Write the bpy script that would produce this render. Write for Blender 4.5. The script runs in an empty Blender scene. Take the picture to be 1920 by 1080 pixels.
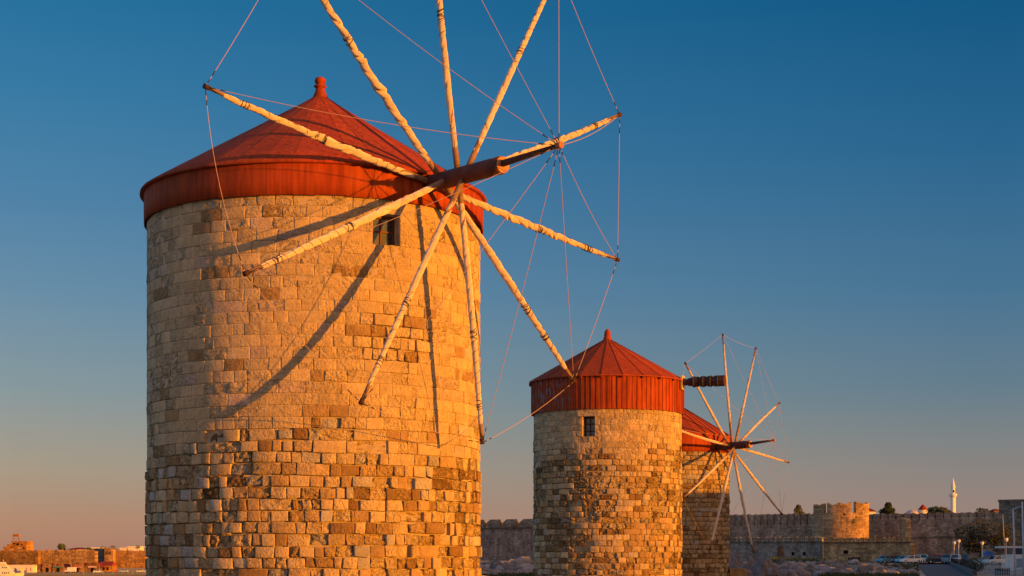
import bpy, math, random
from mathutils import Vector, Matrix, noise
random.seed(7)
PI = math.pi
sin, cos, R_ = math.sin, math.cos, math.radians
scene = bpy.context.scene
C = scene.collection

# ------------------------------------------------------------------ camera
F = 3069.36            # focal length in pixels of a 1920 wide picture
EYE = 1.7              # eye height above the mole
HOR = 1040.0
cd = bpy.data.cameras.new('camera'); cam = bpy.data.objects.new('camera', cd); C.objects.link(cam)
cd.sensor_width = 36.0; cd.lens = F / 1920 * 36.0
cd.shift_y = (HOR - 540) / 1920.0
cd.clip_start = 0.5; cd.clip_end = 20000
cam.location = (0, 0, EYE); cam.rotation_euler = (PI / 2, 0, 0)
cd.dof.use_dof = True; cd.dof.focus_distance = 34.0; cd.dof.aperture_fstop = 5.6
scene.camera = cam

# ------------------------------------------------------------------ light
EXPO = .78
SUN_AZ = R_(59.8); SUN_EL = R_(2.9)      # azimuth from "towards the camera", positive to the right
SD = Vector((sin(SUN_AZ) * cos(SUN_EL), -cos(SUN_AZ) * cos(SUN_EL), sin(SUN_EL)))
sl = bpy.data.lights.new('sun', 'SUN'); sun = bpy.data.objects.new('sun', sl); C.objects.link(sun)
sl.energy = 5.0; sl.color = (1.0, 0.352, 0.006); sl.angle = R_(0.4)
sun.rotation_euler = SD.to_track_quat('Z', 'Y').to_euler()
sun.location = (60, -40, 60)

w = bpy.data.worlds.new('World'); scene.world = w; w.use_nodes = True
nt = w.node_tree; nt.nodes.clear()
def wn(t, **k):
    n = nt.nodes.new(t)
    for a, b in k.items(): setattr(n, a, b)
    return n
def lin(c):
    return tuple(((v / 255) / 12.92 if v / 255 <= .04045 else ((v / 255 + .055) / 1.055) ** 2.4) for v in c) + (1,)
tc = wn('ShaderNodeTexCoord'); sx = wn('ShaderNodeSeparateXYZ')
nt.links.new(tc.outputs['Generated'], sx.inputs[0])
def ramp(stops):
    r = wn('ShaderNodeValToRGB'); e = r.color_ramp.elements
    while len(e) > 1: e.remove(e[-1])
    e[0].position = stops[0][0]; e[0].color = lin(stops[0][1])
    for p, c in stops[1:]:
        q = e.new(p); q.color = lin(c)
    nt.links.new(sx.outputs['Z'], r.inputs[0]); return r
def el(y): return sin(math.atan((HOR - y) / F))
L_st = [(0, (172, 122, 104)), (el(1015), (175, 130, 106)), (el(980), (177, 136, 110)), (el(880), (163, 151, 133)), (el(740), (131, 149, 155)),
        (el(560), (99, 138, 165)), (el(400), (75, 127, 165)), (el(200), (49, 119, 162)), (el(20), (30, 109, 155)), (.5, (26, 104, 150)), (1, (30, 96, 144))]
R_st = [(0, (160, 126, 116)), (el(1000), (158, 128, 118)), (el(920), (143, 130, 125)), (el(820), (120, 128, 132)), (el(740), (98, 123, 139)),
        (el(560), (67, 113, 146)), (el(300), (34, 98, 141)), (el(20), (2, 84, 130)), (.5, (4, 76, 122)), (1, (20, 80, 128))]
rl, rr = ramp(L_st), ramp(R_st)
mr = wn('ShaderNodeMapRange'); mr.interpolation_type = 'LINEAR'
mr.inputs['From Min'].default_value = -.28; mr.inputs['From Max'].default_value = .27
nt.links.new(sx.outputs['X'], mr.inputs['Value'])
mx = wn('ShaderNodeMix', data_type='RGBA'); nt.links.new(mr.outputs[0], mx.inputs[0])
nt.links.new(rl.outputs[0], mx.inputs[6]); nt.links.new(rr.outputs[0], mx.inputs[7])
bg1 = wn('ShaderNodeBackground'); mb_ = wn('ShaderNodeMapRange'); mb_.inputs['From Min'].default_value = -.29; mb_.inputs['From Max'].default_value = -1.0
mb_.inputs['To Min'].default_value = 1.0 * 2 ** -EXPO; mb_.inputs['To Max'].default_value = 3.0 * 2 ** -EXPO   # sky left of frame, unseen: its brightening trend is boosted to lift the shade
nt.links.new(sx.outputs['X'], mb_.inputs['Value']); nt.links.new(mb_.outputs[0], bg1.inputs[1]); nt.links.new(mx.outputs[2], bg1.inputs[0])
# warm glow of the low sun, behind the camera to the right, and the physical sky on top of it
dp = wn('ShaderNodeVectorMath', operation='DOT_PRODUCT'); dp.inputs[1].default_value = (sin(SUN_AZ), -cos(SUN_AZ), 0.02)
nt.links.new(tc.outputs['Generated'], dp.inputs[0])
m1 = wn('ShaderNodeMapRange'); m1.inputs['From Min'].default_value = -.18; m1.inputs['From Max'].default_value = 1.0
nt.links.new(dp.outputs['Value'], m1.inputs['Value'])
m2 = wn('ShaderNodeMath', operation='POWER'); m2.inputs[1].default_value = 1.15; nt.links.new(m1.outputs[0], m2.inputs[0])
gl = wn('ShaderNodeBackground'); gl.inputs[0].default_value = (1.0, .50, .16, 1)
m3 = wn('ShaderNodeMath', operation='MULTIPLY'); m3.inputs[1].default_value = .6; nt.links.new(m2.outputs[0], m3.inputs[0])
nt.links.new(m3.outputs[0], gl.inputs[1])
sky = wn('ShaderNodeTexSky', sky_type='NISHITA'); sky.sun_disc = False
sky.sun_elevation = SUN_EL; sky.sun_rotation = PI - SUN_AZ
bg2 = wn('ShaderNodeBackground'); bg2.inputs[1].default_value = .004; nt.links.new(sky.outputs[0], bg2.inputs[0])
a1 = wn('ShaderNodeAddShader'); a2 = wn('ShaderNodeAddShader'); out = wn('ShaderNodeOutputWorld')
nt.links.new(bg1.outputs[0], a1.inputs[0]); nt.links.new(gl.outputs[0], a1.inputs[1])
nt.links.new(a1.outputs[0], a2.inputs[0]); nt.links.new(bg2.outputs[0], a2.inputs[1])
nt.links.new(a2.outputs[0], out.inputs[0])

vs = scene.view_settings
vs.view_transform = 'Standard'; vs.look = 'None'; vs.exposure = EXPO; vs.gamma = 1; vs.use_curve_mapping = False

# ------------------------------------------------------------------ helpers
def W(px, py, D):
    return Vector(((px - 960) / F * D, D, (HOR - py) / F * D + EYE))
def U(px, D): return px / F * D          # pixels -> metres at distance D
class MB:
    def __init__(s): s.v = []; s.f = []; s.t = []; s.sm = []
    def add(s, vs_, fs, tint=(1, 1, 1, 0), smooth=False):
        b = len(s.v); s.v += [tuple(v) for v in vs_]
        for f in fs: s.f.append(tuple(b + i for i in f)); s.t.append(tint); s.sm.append(smooth)
        return s
    def box(s, x0, x1, y0, y1, z0, z1, tint=(1, 1, 1, 0), rz=0, c=(0, 0, 0)):
        V = [(x, y, z) for z in (z0, z1) for y in (y0, y1) for x in (x0, x1)]
        if rz or c != (0, 0, 0):
            ca, sa = cos(rz), sin(rz)
            V = [(c[0] + x * ca - y * sa, c[1] + x * sa + y * ca, c[2] + z) for x, y, z in V]
        return s.add(V, [(0, 2, 3, 1), (4, 5, 7, 6), (0, 1, 5, 4), (2, 6, 7, 3), (0, 4, 6, 2), (1, 3, 7, 5)], tint)
    def tube(s, pts, rad, n=8, tint=(1, 1, 1, 0), caps=True, smooth=True, rfun=None):
        pts = [Vector(p) for p in pts]; m = len(pts)
        if not hasattr(rad, '__len__'): rad = [rad] * m
        t0 = (pts[1] - pts[0]).normalized()
        ref = Vector((0, 0, 1)) if abs(t0.z) < .9 else Vector((1, 0, 0))
        nrm = (ref - t0 * ref.dot(t0)).normalized()
        V = []
        for i, p in enumerate(pts):
            t = (pts[min(i + 1, m - 1)] - pts[max(i - 1, 0)]).normalized()
            nrm = (nrm - t * nrm.dot(t)).normalized(); bn = t.cross(nrm)
            for k in range(n):
                a = 2 * PI * k / n; r = rad[i] * (rfun(i / (m - 1), a) if rfun else 1)
                V.append(p + (nrm * cos(a) + bn * sin(a)) * r)
        Fs = [(i * n + k, i * n + (k + 1) % n, (i + 1) * n + (k + 1) % n, (i + 1) * n + k) for i in range(m - 1) for k in range(n)]
        s.add(V, Fs, tint, smooth)
        if caps:
            b = len(s.v) - n * m
            s.f.append(tuple(b + k for k in reversed(range(n)))); s.t.append(tint); s.sm.append(False)
            s.f.append(tuple(b + (m - 1) * n + k for k in range(n))); s.t.append(tint); s.sm.append(False)
        return s
    def lathe(s, prof, n=32, tint=(1, 1, 1, 0), c=(0, 0, 0), smooth=True, a0=0., a1=2 * PI):
        full = abs(a1 - a0 - 2 * PI) < 1e-6; k1 = n if full else n + 1
        V = [(c[0] + r * sin(a0 + (a1 - a0) * k / n), c[1] - r * cos(a0 + (a1 - a0) * k / n), c[2] + z) for r, z in prof for k in range(k1)]
        Fs = []
        for i in range(len(prof) - 1):
            for k in range(n):
                j = (k + 1) % k1
                Fs.append((i * k1 + k, i * k1 + j, (i + 1) * k1 + j, (i + 1) * k1 + k))
        return s.add(V, Fs, tint, smooth)
    def prism(s, poly, y0, y1, tint=(1, 1, 1, 0)):
        """poly in x,z extruded along y"""
        n = len(poly); V = [(x, y0, z) for x, z in poly] + [(x, y1, z) for x, z in poly]
        return s.add(V, [tuple(range(n)), tuple(reversed(range(n, 2 * n)))] + [(i, i + n, (i + 1) % n + n, (i + 1) % n) for i in range(n)], tint)
    def mesh(s, name, mat):
        me = bpy.data.meshes.new(name); me.from_pydata(s.v, [], s.f)
        at = me.attributes.new('tint', 'FLOAT_COLOR', 'CORNER')
        col = []
        for f, t in zip(s.f, s.t): col += list(t) * len(f)
        at.data.foreach_set('color', col)
        me.polygons.foreach_set('use_smooth', s.sm)
        if mat: me.materials.append(mat)
        me.update(); return me
    def build(s, name, mat, parent=None, **k):
        return link(name, s.mesh(name, mat), parent, **k)
def link(name, me, parent=None, loc=(0, 0, 0), rz=0, label=None, cat=None, group=None, kind=None):
    o = bpy.data.objects.new(name, me); C.objects.link(o); o.location = loc; o.rotation_euler = (0, 0, rz)
    if parent: o.parent = parent
    tag(o, label, cat, group, kind); return o
def tag(o, label=None, cat=None, group=None, kind=None):
    for k, v in (('label', label), ('category', cat), ('group', group), ('kind', kind)):
        if v: o[k] = v
def thing(name, label, cat, loc=(0, 0, 0), rz=0, group=None):
    return link(name, None, None, loc, rz, label, cat, group)
def copy_tree(o, parent=None):
    c = o.copy(); C.objects.link(c); c.parent = parent
    for ch in [x for x in o.children]: copy_tree(ch, c)
    return c

# ------------------------------------------------------------------ materials
def mat(name, base=(.5, .5, .5), rough=.8, spec=.3, tint=False, vary=0., vscale=2., vcol=None, bump=0., bscale=20., bdist=.01, metal=0., emit=None, extra=None, pits=None):
    m = bpy.data.materials.new(name); m.use_nodes = True; n = m.node_tree.nodes; l = m.node_tree.links
    b = n['Principled BSDF']; b.inputs['Roughness'].default_value = rough; b.inputs['Specular IOR Level'].default_value = spec
    b.inputs['Metallic'].default_value = metal
    if rough >= .9: b.inputs['Diffuse Roughness'].default_value = 1.0
    geo = n.new('ShaderNodeNewGeometry'); pos = geo.outputs['Position']
    col = n.new('ShaderNodeRGB'); col.outputs[0].default_value = (*base, 1); cs = col.outputs[0]
    at = n.new('ShaderNodeAttribute'); at.attribute_name = 'tint'
    if tint:
        mm = n.new('ShaderNodeMix'); mm.data_type = 'RGBA'; mm.blend_type = 'MULTIPLY'; mm.inputs[0].default_value = 1
        l.new(cs, mm.inputs[6]); l.new(at.outputs['Color'], mm.inputs[7]); cs = mm.outputs[2]
    if vary:
        nz = n.new('ShaderNodeTexNoise'); nz.inputs['Scale'].default_value = vscale; nz.inputs['Detail'].default_value = 8; nz.inputs['Roughness'].default_value = .65
        l.new(pos, nz.inputs['Vector'])
        rp = n.new('ShaderNodeMapRange'); rp.inputs['From Min'].default_value = .3; rp.inputs['From Max'].default_value = .7
        l.new(nz.outputs[0], rp.inputs['Value'])
        mm = n.new('ShaderNodeMix'); mm.data_type = 'RGBA'; mm.blend_type = 'MULTIPLY'
        c2 = n.new('ShaderNodeMix'); c2.data_type = 'RGBA'; l.new(rp.outputs[0], c2.inputs[0])
        c2.inputs[6].default_value = (*(vcol or (1 - vary,) * 3), 1); c2.inputs[7].default_value = (1 + vary * .3,) * 3 + (1,)
        mm.inputs[0].default_value = 1; l.new(cs, mm.inputs[6]); l.new(c2.outputs[2], mm.inputs[7]); cs = mm.outputs[2]
    hs = None
    if bump:
        nz = n.new('ShaderNodeTexNoise'); nz.inputs['Scale'].default_value = bscale; nz.inputs['Detail'].default_value = 6; nz.inputs['Roughness'].default_value = .6
        l.new(pos, nz.inputs['Vector']); hs = nz.outputs[0]
        if pits:
            # honeycomb weathering, stronger where the stone's attribute says it is worn
            wv = n.new('ShaderNodeTexNoise'); wv.inputs['Scale'].default_value = 6; l.new(pos, wv.inputs['Vector'])
            ad = n.new('ShaderNodeMix'); ad.data_type = 'RGBA'; ad.blend_type = 'ADD'; ad.inputs[0].default_value = .12
            l.new(pos, ad.inputs[6]); l.new(wv.outputs['Color'], ad.inputs[7])
            p1 = n.new('ShaderNodeTexNoise'); p1.inputs['Scale'].default_value = pits; p1.inputs['Detail'].default_value = 5; p1.inputs['Roughness'].default_value = .6; l.new(ad.outputs[2], p1.inputs['Vector'])
            t1 = n.new('ShaderNodeMapRange'); t1.inputs['From Min'].default_value = .30; t1.inputs['From Max'].default_value = .60; t1.interpolation_type = 'SMOOTHSTEP'
            l.new(p1.outputs[0], t1.inputs['Value'])
            k1 = n.new('ShaderNodeMath'); k1.operation = 'MULTIPLY_ADD'; l.new(at.outputs['Alpha'], k1.inputs[0]); k1.inputs[1].default_value = 5.; k1.inputs[2].default_value = .25
            k2 = n.new('ShaderNodeMath'); k2.operation = 'MULTIPLY'; l.new(t1.outputs[0], k2.inputs[0]); l.new(k1.outputs[0], k2.inputs[1])
            k3 = n.new('ShaderNodeMath'); k3.operation = 'ADD'; l.new(k2.outputs[0], k3.inputs[0]); l.new(hs, k3.inputs[1]); hs = k3.outputs[0]
        bp = n.new('ShaderNodeBump'); bp.inputs['Strength'].default_value = bump; bp.inputs['Distance'].default_value = bdist
        l.new(hs, bp.inputs['Height']); l.new(bp.outputs[0], b.inputs['Normal'])
    if extra: cs = extra(m, n, l, b, pos, at, cs) or cs
    l.new(cs, b.inputs['Base Color'])
    if emit: b.inputs['Emission Color'].default_value = (*emit[0], 1); b.inputs['Emission Strength'].default_value = emit[1]
    return m

M = {}
def stone_extra(m, n, l, b, pos, at, cs):
    # small dark speckles and lichen spots, fine grain
    nz = n.new('ShaderNodeTexNoise'); nz.inputs['Scale'].default_value = 38; nz.inputs['Detail'].default_value = 5; l.new(pos, nz.inputs['Vector'])
    r = n.new('ShaderNodeMapRange'); r.inputs['From Min'].default_value = .3; r.inputs['From Max'].default_value = .42; l.new(nz.outputs[0], r.inputs['Value'])
    mm = n.new('ShaderNodeMix'); mm.data_type = 'RGBA'; mm.blend_type = 'MULTIPLY'; mm.inputs[0].default_value = 1
    c = n.new('ShaderNodeMix'); c.data_type = 'RGBA'; l.new(r.outputs[0], c.inputs[0]); c.inputs[6].default_value = (.55, .5, .45, 1); c.inputs[7].default_value = (1, 1, 1, 1)
    l.new(cs, mm.inputs[6]); l.new(c.outputs[2], mm.inputs[7]); return mm.outputs[2]
M['stone'] = mat('limestone', (1, 1, 1), .9, .15, tint=True, vary=.28, vscale=5.5, bump=1.0, bscale=24, bdist=.022, pits=15, extra=stone_extra)
M['stone2'] = mat('rough_limestone', (1, 1, 1), .92, .12, tint=True, vary=.34, vscale=3.2, bump=1.0, bscale=13, bdist=.045, pits=8)
M['mortar'] = mat('lime_mortar', (1, 1, 1), .95, .1, tint=True, vary=.3, vscale=7, bump=1.0, bscale=30, bdist=.012)
def streak(m, n, l, b, pos, at, cs):
    mp = n.new('ShaderNodeVectorMath'); mp.operation = 'MULTIPLY'; mp.inputs[1].default_value = (9, 9, .9); l.new(pos, mp.inputs[0])
    nz = n.new('ShaderNodeTexNoise'); nz.inputs['Scale'].default_value = 1.4; nz.inputs['Detail'].default_value = 7; l.new(mp.outputs[0], nz.inputs['Vector'])
    r = n.new('ShaderNodeMapRange'); r.inputs['From Min'].default_value = .35; r.inputs['From Max'].default_value = .68; l.new(nz.outputs[0], r.inputs['Value'])
    mm = n.new('ShaderNodeMix'); mm.data_type = 'RGBA'; mm.blend_type = 'MULTIPLY'; mm.inputs[0].default_value = 1
    c = n.new('ShaderNodeMix'); c.data_type = 'RGBA'; l.new(r.outputs[0], c.inputs[0]); c.inputs[6].default_value = (.68, .66, .66, 1); c.inputs[7].default_value = (1.12, 1.1, 1.1, 1)
    l.new(cs, mm.inputs[6]); l.new(c.outputs[2], mm.inputs[7]); cs = mm.outputs[2]
    # bare grey wood where the paint has peeled (attribute alpha)
    mp2 = n.new('ShaderNodeVectorMath'); mp2.operation = 'MULTIPLY'; mp2.inputs[1].default_value = (7, 7, 1.6); l.new(pos, mp2.inputs[0])
    n2 = n.new('ShaderNodeTexNoise'); n2.inputs['Scale'].default_value = 1.6; n2.inputs['Detail'].default_value = 5; l.new(mp2.outputs[0], n2.inputs['Vector'])
    sb = n.new('ShaderNodeMath'); sb.operation = 'MULTIPLY_ADD'; l.new(at.outputs['Alpha'], sb.inputs[0]); sb.inputs[1].default_value = .31; l.new(n2.outputs[0], sb.inputs[2])
    gt = n.new('ShaderNodeMapRange'); gt.inputs['From Min'].default_value = .86; gt.inputs['From Max'].default_value = .93; l.new(sb.outputs[0], gt.inputs['Value'])
    m2_ = n.new('ShaderNodeMix'); m2_.data_type = 'RGBA'; l.new(gt.outputs[0], m2_.inputs[0]); l.new(cs, m2_.inputs[6]); m2_.inputs[7].default_value = (.20, .17, .19, 1)
    return m2_.outputs[2]
M['red'] = mat('red_paint', (.35, .056, .012), .75, .12, tint=True, vary=.18, vscale=1.3, bump=.5, bscale=14, bdist=.006, extra=streak)
M['wood'] = mat('dark_wood', (.17, .075, .045), .7, .25, tint=True, vary=.4, vscale=5, bump=.7, bscale=30, bdist=.006)
M['pole'] = mat('spar_wood', (.26, .15, .085), .75, .2, tint=True, vary=.4, vscale=6, bump=.6, bscale=25, bdist=.004)
M['canvas'] = mat('sail_canvas', (.74, .60, .46), .9, .1, tint=True, vary=.22, vscale=5, bump=1., bscale=26, bdist=.012)
M['rope'] = mat('rope', (.44, .28, .23), .8, .1)
M['tape'] = mat('black_tape', (.03, .03, .03), .6, .2)
M['glass'] = mat('window_glass', (.045, .055, .065), .12, .6, vary=.3, vscale=9)
M['void'] = mat('dark_interior', (.012, .011, .011), 1, 0)
M['iron'] = mat('dark_iron', (.04, .035, .033), .6, .3)
M['ochre'] = mat('ochre_board', (.55, .38, .12), .8, .1)

def brickwork(sx_, sz_, mortar_dark=.72):
    def ex(m, n, l, b, pos, at, cs):
        tc_ = n.new('ShaderNodeTexCoord')
        mp = n.new('ShaderNodeMapping'); mp.inputs['Rotation'].default_value = (PI / 2, 0, 0); l.new(tc_.outputs['Object'], mp.inputs['Vector'])
        br = n.new('ShaderNodeTexBrick'); br.inputs['Scale'].default_value = 1; br.inputs['Brick Width'].default_value = sx_; br.inputs['Row Height'].default_value = sz_
        br.inputs['Mortar Size'].default_value = .03; br.inputs['Color1'].default_value = (1.12, 1.08, 1.02, 1); br.inputs['Color2'].default_value = (.66, .62, .60, 1); br.inputs['Mortar'].default_value = (mortar_dark * .7,) * 3 + (1,)
        l.new(mp.outputs[0], br.inputs['Vector'])
        mm = n.new('ShaderNodeMix'); mm.data_type = 'RGBA'; mm.blend_type = 'MULTIPLY'; mm.inputs[0].default_value = 1; l.new(cs, mm.inputs[6]); l.new(br.outputs[0], mm.inputs[7])
        # damp streaks running down
        mp3 = n.new('ShaderNodeVectorMath'); mp3.operation = 'MULTIPLY'; mp3.inputs[1].default_value = (.55, .55, .13); l.new(pos, mp3.inputs[0])
        nz = n.new('ShaderNodeTexNoise'); nz.inputs['Scale'].default_value = 1.; nz.inputs['Detail'].default_value = 8; nz.inputs['Roughness'].default_value = .7; l.new(mp3.outputs[0], nz.inputs['Vector'])
        r = n.new('ShaderNodeMapRange'); r.inputs['From Min'].default_value = .34; r.inputs['From Max'].default_value = .62; l.new(nz.outputs[0], r.inputs['Value'])
        c = n.new('ShaderNodeMix'); c.data_type = 'RGBA'; l.new(r.outputs[0], c.inputs[0]); c.inputs[6].default_value = (.60, .54, .50, 1); c.inputs[7].default_value = (1.1, 1.1, 1.1, 1)
        m3_ = n.new('ShaderNodeMix'); m3_.data_type = 'RGBA'; m3_.blend_type = 'MULTIPLY'; m3_.inputs[0].default_value = 1; l.new(mm.outputs[2], m3_.inputs[6]); l.new(c.outputs[2], m3_.inputs[7])
        return m3_.outputs[2]
    return ex
M['wall'] = mat('town_wall_stone', (.60, .49, .37), .95, .1, tint=True, vary=.48, vscale=.5, bump=1, bscale=1.7, bdist=.5, extra=brickwork(.9, .42))
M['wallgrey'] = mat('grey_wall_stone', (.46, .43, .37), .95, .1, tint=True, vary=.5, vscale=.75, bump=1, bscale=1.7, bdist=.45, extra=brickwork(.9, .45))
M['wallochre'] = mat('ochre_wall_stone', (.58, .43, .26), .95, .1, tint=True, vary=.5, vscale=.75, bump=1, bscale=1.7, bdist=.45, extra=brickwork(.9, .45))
M['farwall'] = mat('far_wall_stone', (.50, .33, .20), .95, .1, tint=True, vary=.35, vscale=.35, bump=1, bscale=1.0, bdist=.7, extra=brickwork(1.1, .5))
M['white'] = mat('white_plaster', (.74, .70, .66), .8, .2, tint=True, vary=.12, vscale=.8)
M['plain'] = mat('painted', (1, 1, 1), .6, .3, tint=True, vary=.15, vscale=1.5)
M['carpaint'] = mat('car_paint', (1, 1, 1), .3, .5, tint=True)
M['carglass'] = mat('car_glass', (.03, .045, .055), .12, .6)
M['tyre'] = mat('tyre', (.02, .02, .02), .8, .2)
M['leaf'] = mat('leaf', (1, 1, 1), .7, .2, tint=True)
M['bark'] = mat('bark', (.12, .085, .06), .9, .1, vary=.3, vscale=4)
M['rock'] = mat('boulder_rock', (.30, .255, .25), .95, .1, tint=True, vary=.5, vscale=1.6, bump=1, bscale=3.5, bdist=.25)
M['ground'] = mat('dusty_ground', (.32, .28, .24), .95, .1, vary=.4, vscale=.12, bump=.6, bscale=2.5, bdist=.05)
M['asphalt'] = mat('asphalt', (.085, .088, .10), .85, .2, vary=.2, vscale=.15, bump=.4, bscale=6, bdist=.01)
M['quay'] = mat('quay_concrete', (.17, .165, .165), .9, .15, vary=.3, vscale=.2)
M['sea'] = mat('sea', (.010, .022, .035), .18, .5, bump=.6, bscale=1.6, bdist=.12)
M['grass'] = mat('dry_grass', (.06, .065, .02), .9, .1, vary=.3, vscale=.8)
M['lampglass'] = mat('lamp_glass', (.6, .6, .58), .4, .4)

def st(name, mb, m, **k):
    return mb.build(name, m, None, kind='structure', **k)

# ------------------------------------------------------------------ setting: sea, land, quay, road
mb = MB(); mb.add([(-9000, -3000, -2.7), (9000, -3000, -2.7), (9000, 12000, -2.7), (-9000, 12000, -2.7)], [(0, 1, 2, 3)]); st('sea', mb, M['sea'])
def slab(name, pts, z, depth, m):
    b = MB(); n = len(pts)
    b.add([(x, y, z) for x, y in pts] + [(x, y, z - depth) for x, y in pts], [tuple(range(n))] + [(i, i + n, (i + 1) % n + n, (i + 1) % n) for i in range(n)])
    return st(name, b, m)
slab('mole_ground', [(-16, -60), (240, -60), (700, 420), (-40, 420), (-16, 80)], 0., 4, M['ground'])
slab('quay', [(-220, 302), (-42, 302), (-42, 700), (-500, 700), (-400, 302)], -1.9, 2, M['quay'])
slab('far_land', [(-800, 701), (-43, 701), (-43, 421), (900, 421), (1500, 2600), (-1500, 2600)], -.02, 3, M['ground'])
rd = [W(1716, 1055.5, 1), W(1778, 1055.5, 1), W(1822, 1079, 1), W(1900, 1120, 1), W(1750, 1120, 1), W(1736, 1082, 1)]
def gp(px, py, z=0.):                     # the ground point seen at a pixel
    D = (z - EYE) * F / (HOR - py); return ((px - 960) / F * D, D)
road_pts = [gp(1700, 1055.2), gp(1860, 1055.2), gp(1850, 1060), gp(1822, 1080), gp(1900, 1180), gp(1770, 1180), gp(1738, 1082), gp(1722, 1064)]
b = MB(); b.add([(x, y, .004) for x, y in road_pts], [tuple(range(len(road_pts)))]); st('road', b, M['asphalt'])
b = MB(); b.add([(x, y, .004) for x, y in [(68, 291), (150, 291), (150, 336), (68, 336)]], [(0, 1, 2, 3)]); st('car_park_asphalt', b, M['asphalt'])

# ------------------------------------------------------------------ windmills
def cyl(t, r, z): return (r * sin(t), -r * cos(t), z)     # t = 0 faces the camera side, positive to the right
def N(x, y=0., z=0.): return noise.noise(Vector((x, y, z)))

def stone_mesh(mb, t0, t1, z0, z1, R, proud, er, tint, fine, jit, back=.13, seed=0.):
    wdt = (t1 - t0) * R; h = z1 - z0
    e = .16 * h
    eu = min(.3, e * .55 / wdt); ev = .09
    if er > .3 and fine:
        us = [0, eu, .2, .35, .5, .65, .8, 1 - eu, 1] if wdt > .32 else [0, eu, .3, .5, .7, 1 - eu, 1]
        vv = [0, ev, .3, .5, .7, 1 - ev, 1]
    elif er > .3: us = [0, eu, .5, 1 - eu, 1]; vv = [0, ev, .5, 1 - ev, 1]
    elif fine: us = [0, eu, .5, 1 - eu, 1]; vv = [0, ev, 1 - ev, 1]
    else: us = [0, eu, 1 - eu, 1]; vv = [0, ev, 1 - ev, 1]
    nu, nv = len(us), len(vv); V = []
    cj = [(random.uniform(-jit, jit), random.uniform(-jit, jit)) for _ in range(4)]
    tilt = random.uniform(-1, 1) * .12 * proud; tiltv = random.uniform(-1, 1) * .12 * proud
    for j, v in enumerate(vv):
        for i, u in enumerate(us):
            cx = (cj[0][0] * (1 - u) + cj[1][0] * u) * (1 - v) + (cj[2][0] * (1 - u) + cj[3][0] * u) * v
            cz = (cj[0][1] * (1 - u) + cj[1][1] * u) * (1 - v) + (cj[2][1] * (1 - u) + cj[3][1] * u) * v
            edge = (i in (0, nu - 1)) or (j in (0, nv - 1))
            t = t0 + (t1 - t0) * u + cx / R; z = z0 + h * v + cz
            if edge and er > .1:
                q = er * .022
                t += N(t * 19, z * 9, seed) * q / R * 2; z += N(t * 17, z * 11, seed + 9) * q
            if fine: z += N(t * 2.6, z * 1.9, 6) * (.036 if z < 4.0 else .012)
            d = proud + tilt * (u - .5) * 2 + tiltv * (v - .5) * 2
            if edge: d -= min(.022, .10 * h) * (.35 + er * 1.2) * (.3 if 0 <= proud < .01 and fine else 1)
            n_ = N(t * R * 7, z * 7, seed + 3.3)
            d += n_ * (.006 + er * .03)
            if er > .3 and not edge:
                n2 = N(t * R * 15, z * 17, seed + 7.7); d -= max(0, n2 + .12) * er * .115
            V.append(cyl(t, R + d, z))
    Fs = [(j * nu + i, j * nu + i + 1, (j + 1) * nu + i + 1, (j + 1) * nu + i) for j in range(nv - 1) for i in range(nu - 1)]
    ring = [i for i in range(nu)] + [j * nu + nu - 1 for j in range(1, nv)] + [(nv - 1) * nu + i for i in range(nu - 2, -1, -1)] + [j * nu for j in range(nv - 2, 0, -1)]
    nb = len(V)
    for k in ring:
        x, y, z = V[k]; r = math.hypot(x, y); s_ = (R - back) / r; V.append((x * s_, y * s_, z))
    m = len(ring); side = [(ring[k], nb + k, nb + (k + 1) % m, ring[(k + 1) % m]) for k in range(m)]
    mb.add(V, Fs, tint, True); mb.add([], []); b0 = len(mb.v) - len(V)
    for f in side: mb.f.append(tuple(b0 + q for q in f)); mb.t.append(tint); mb.sm.append(False)

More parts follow.
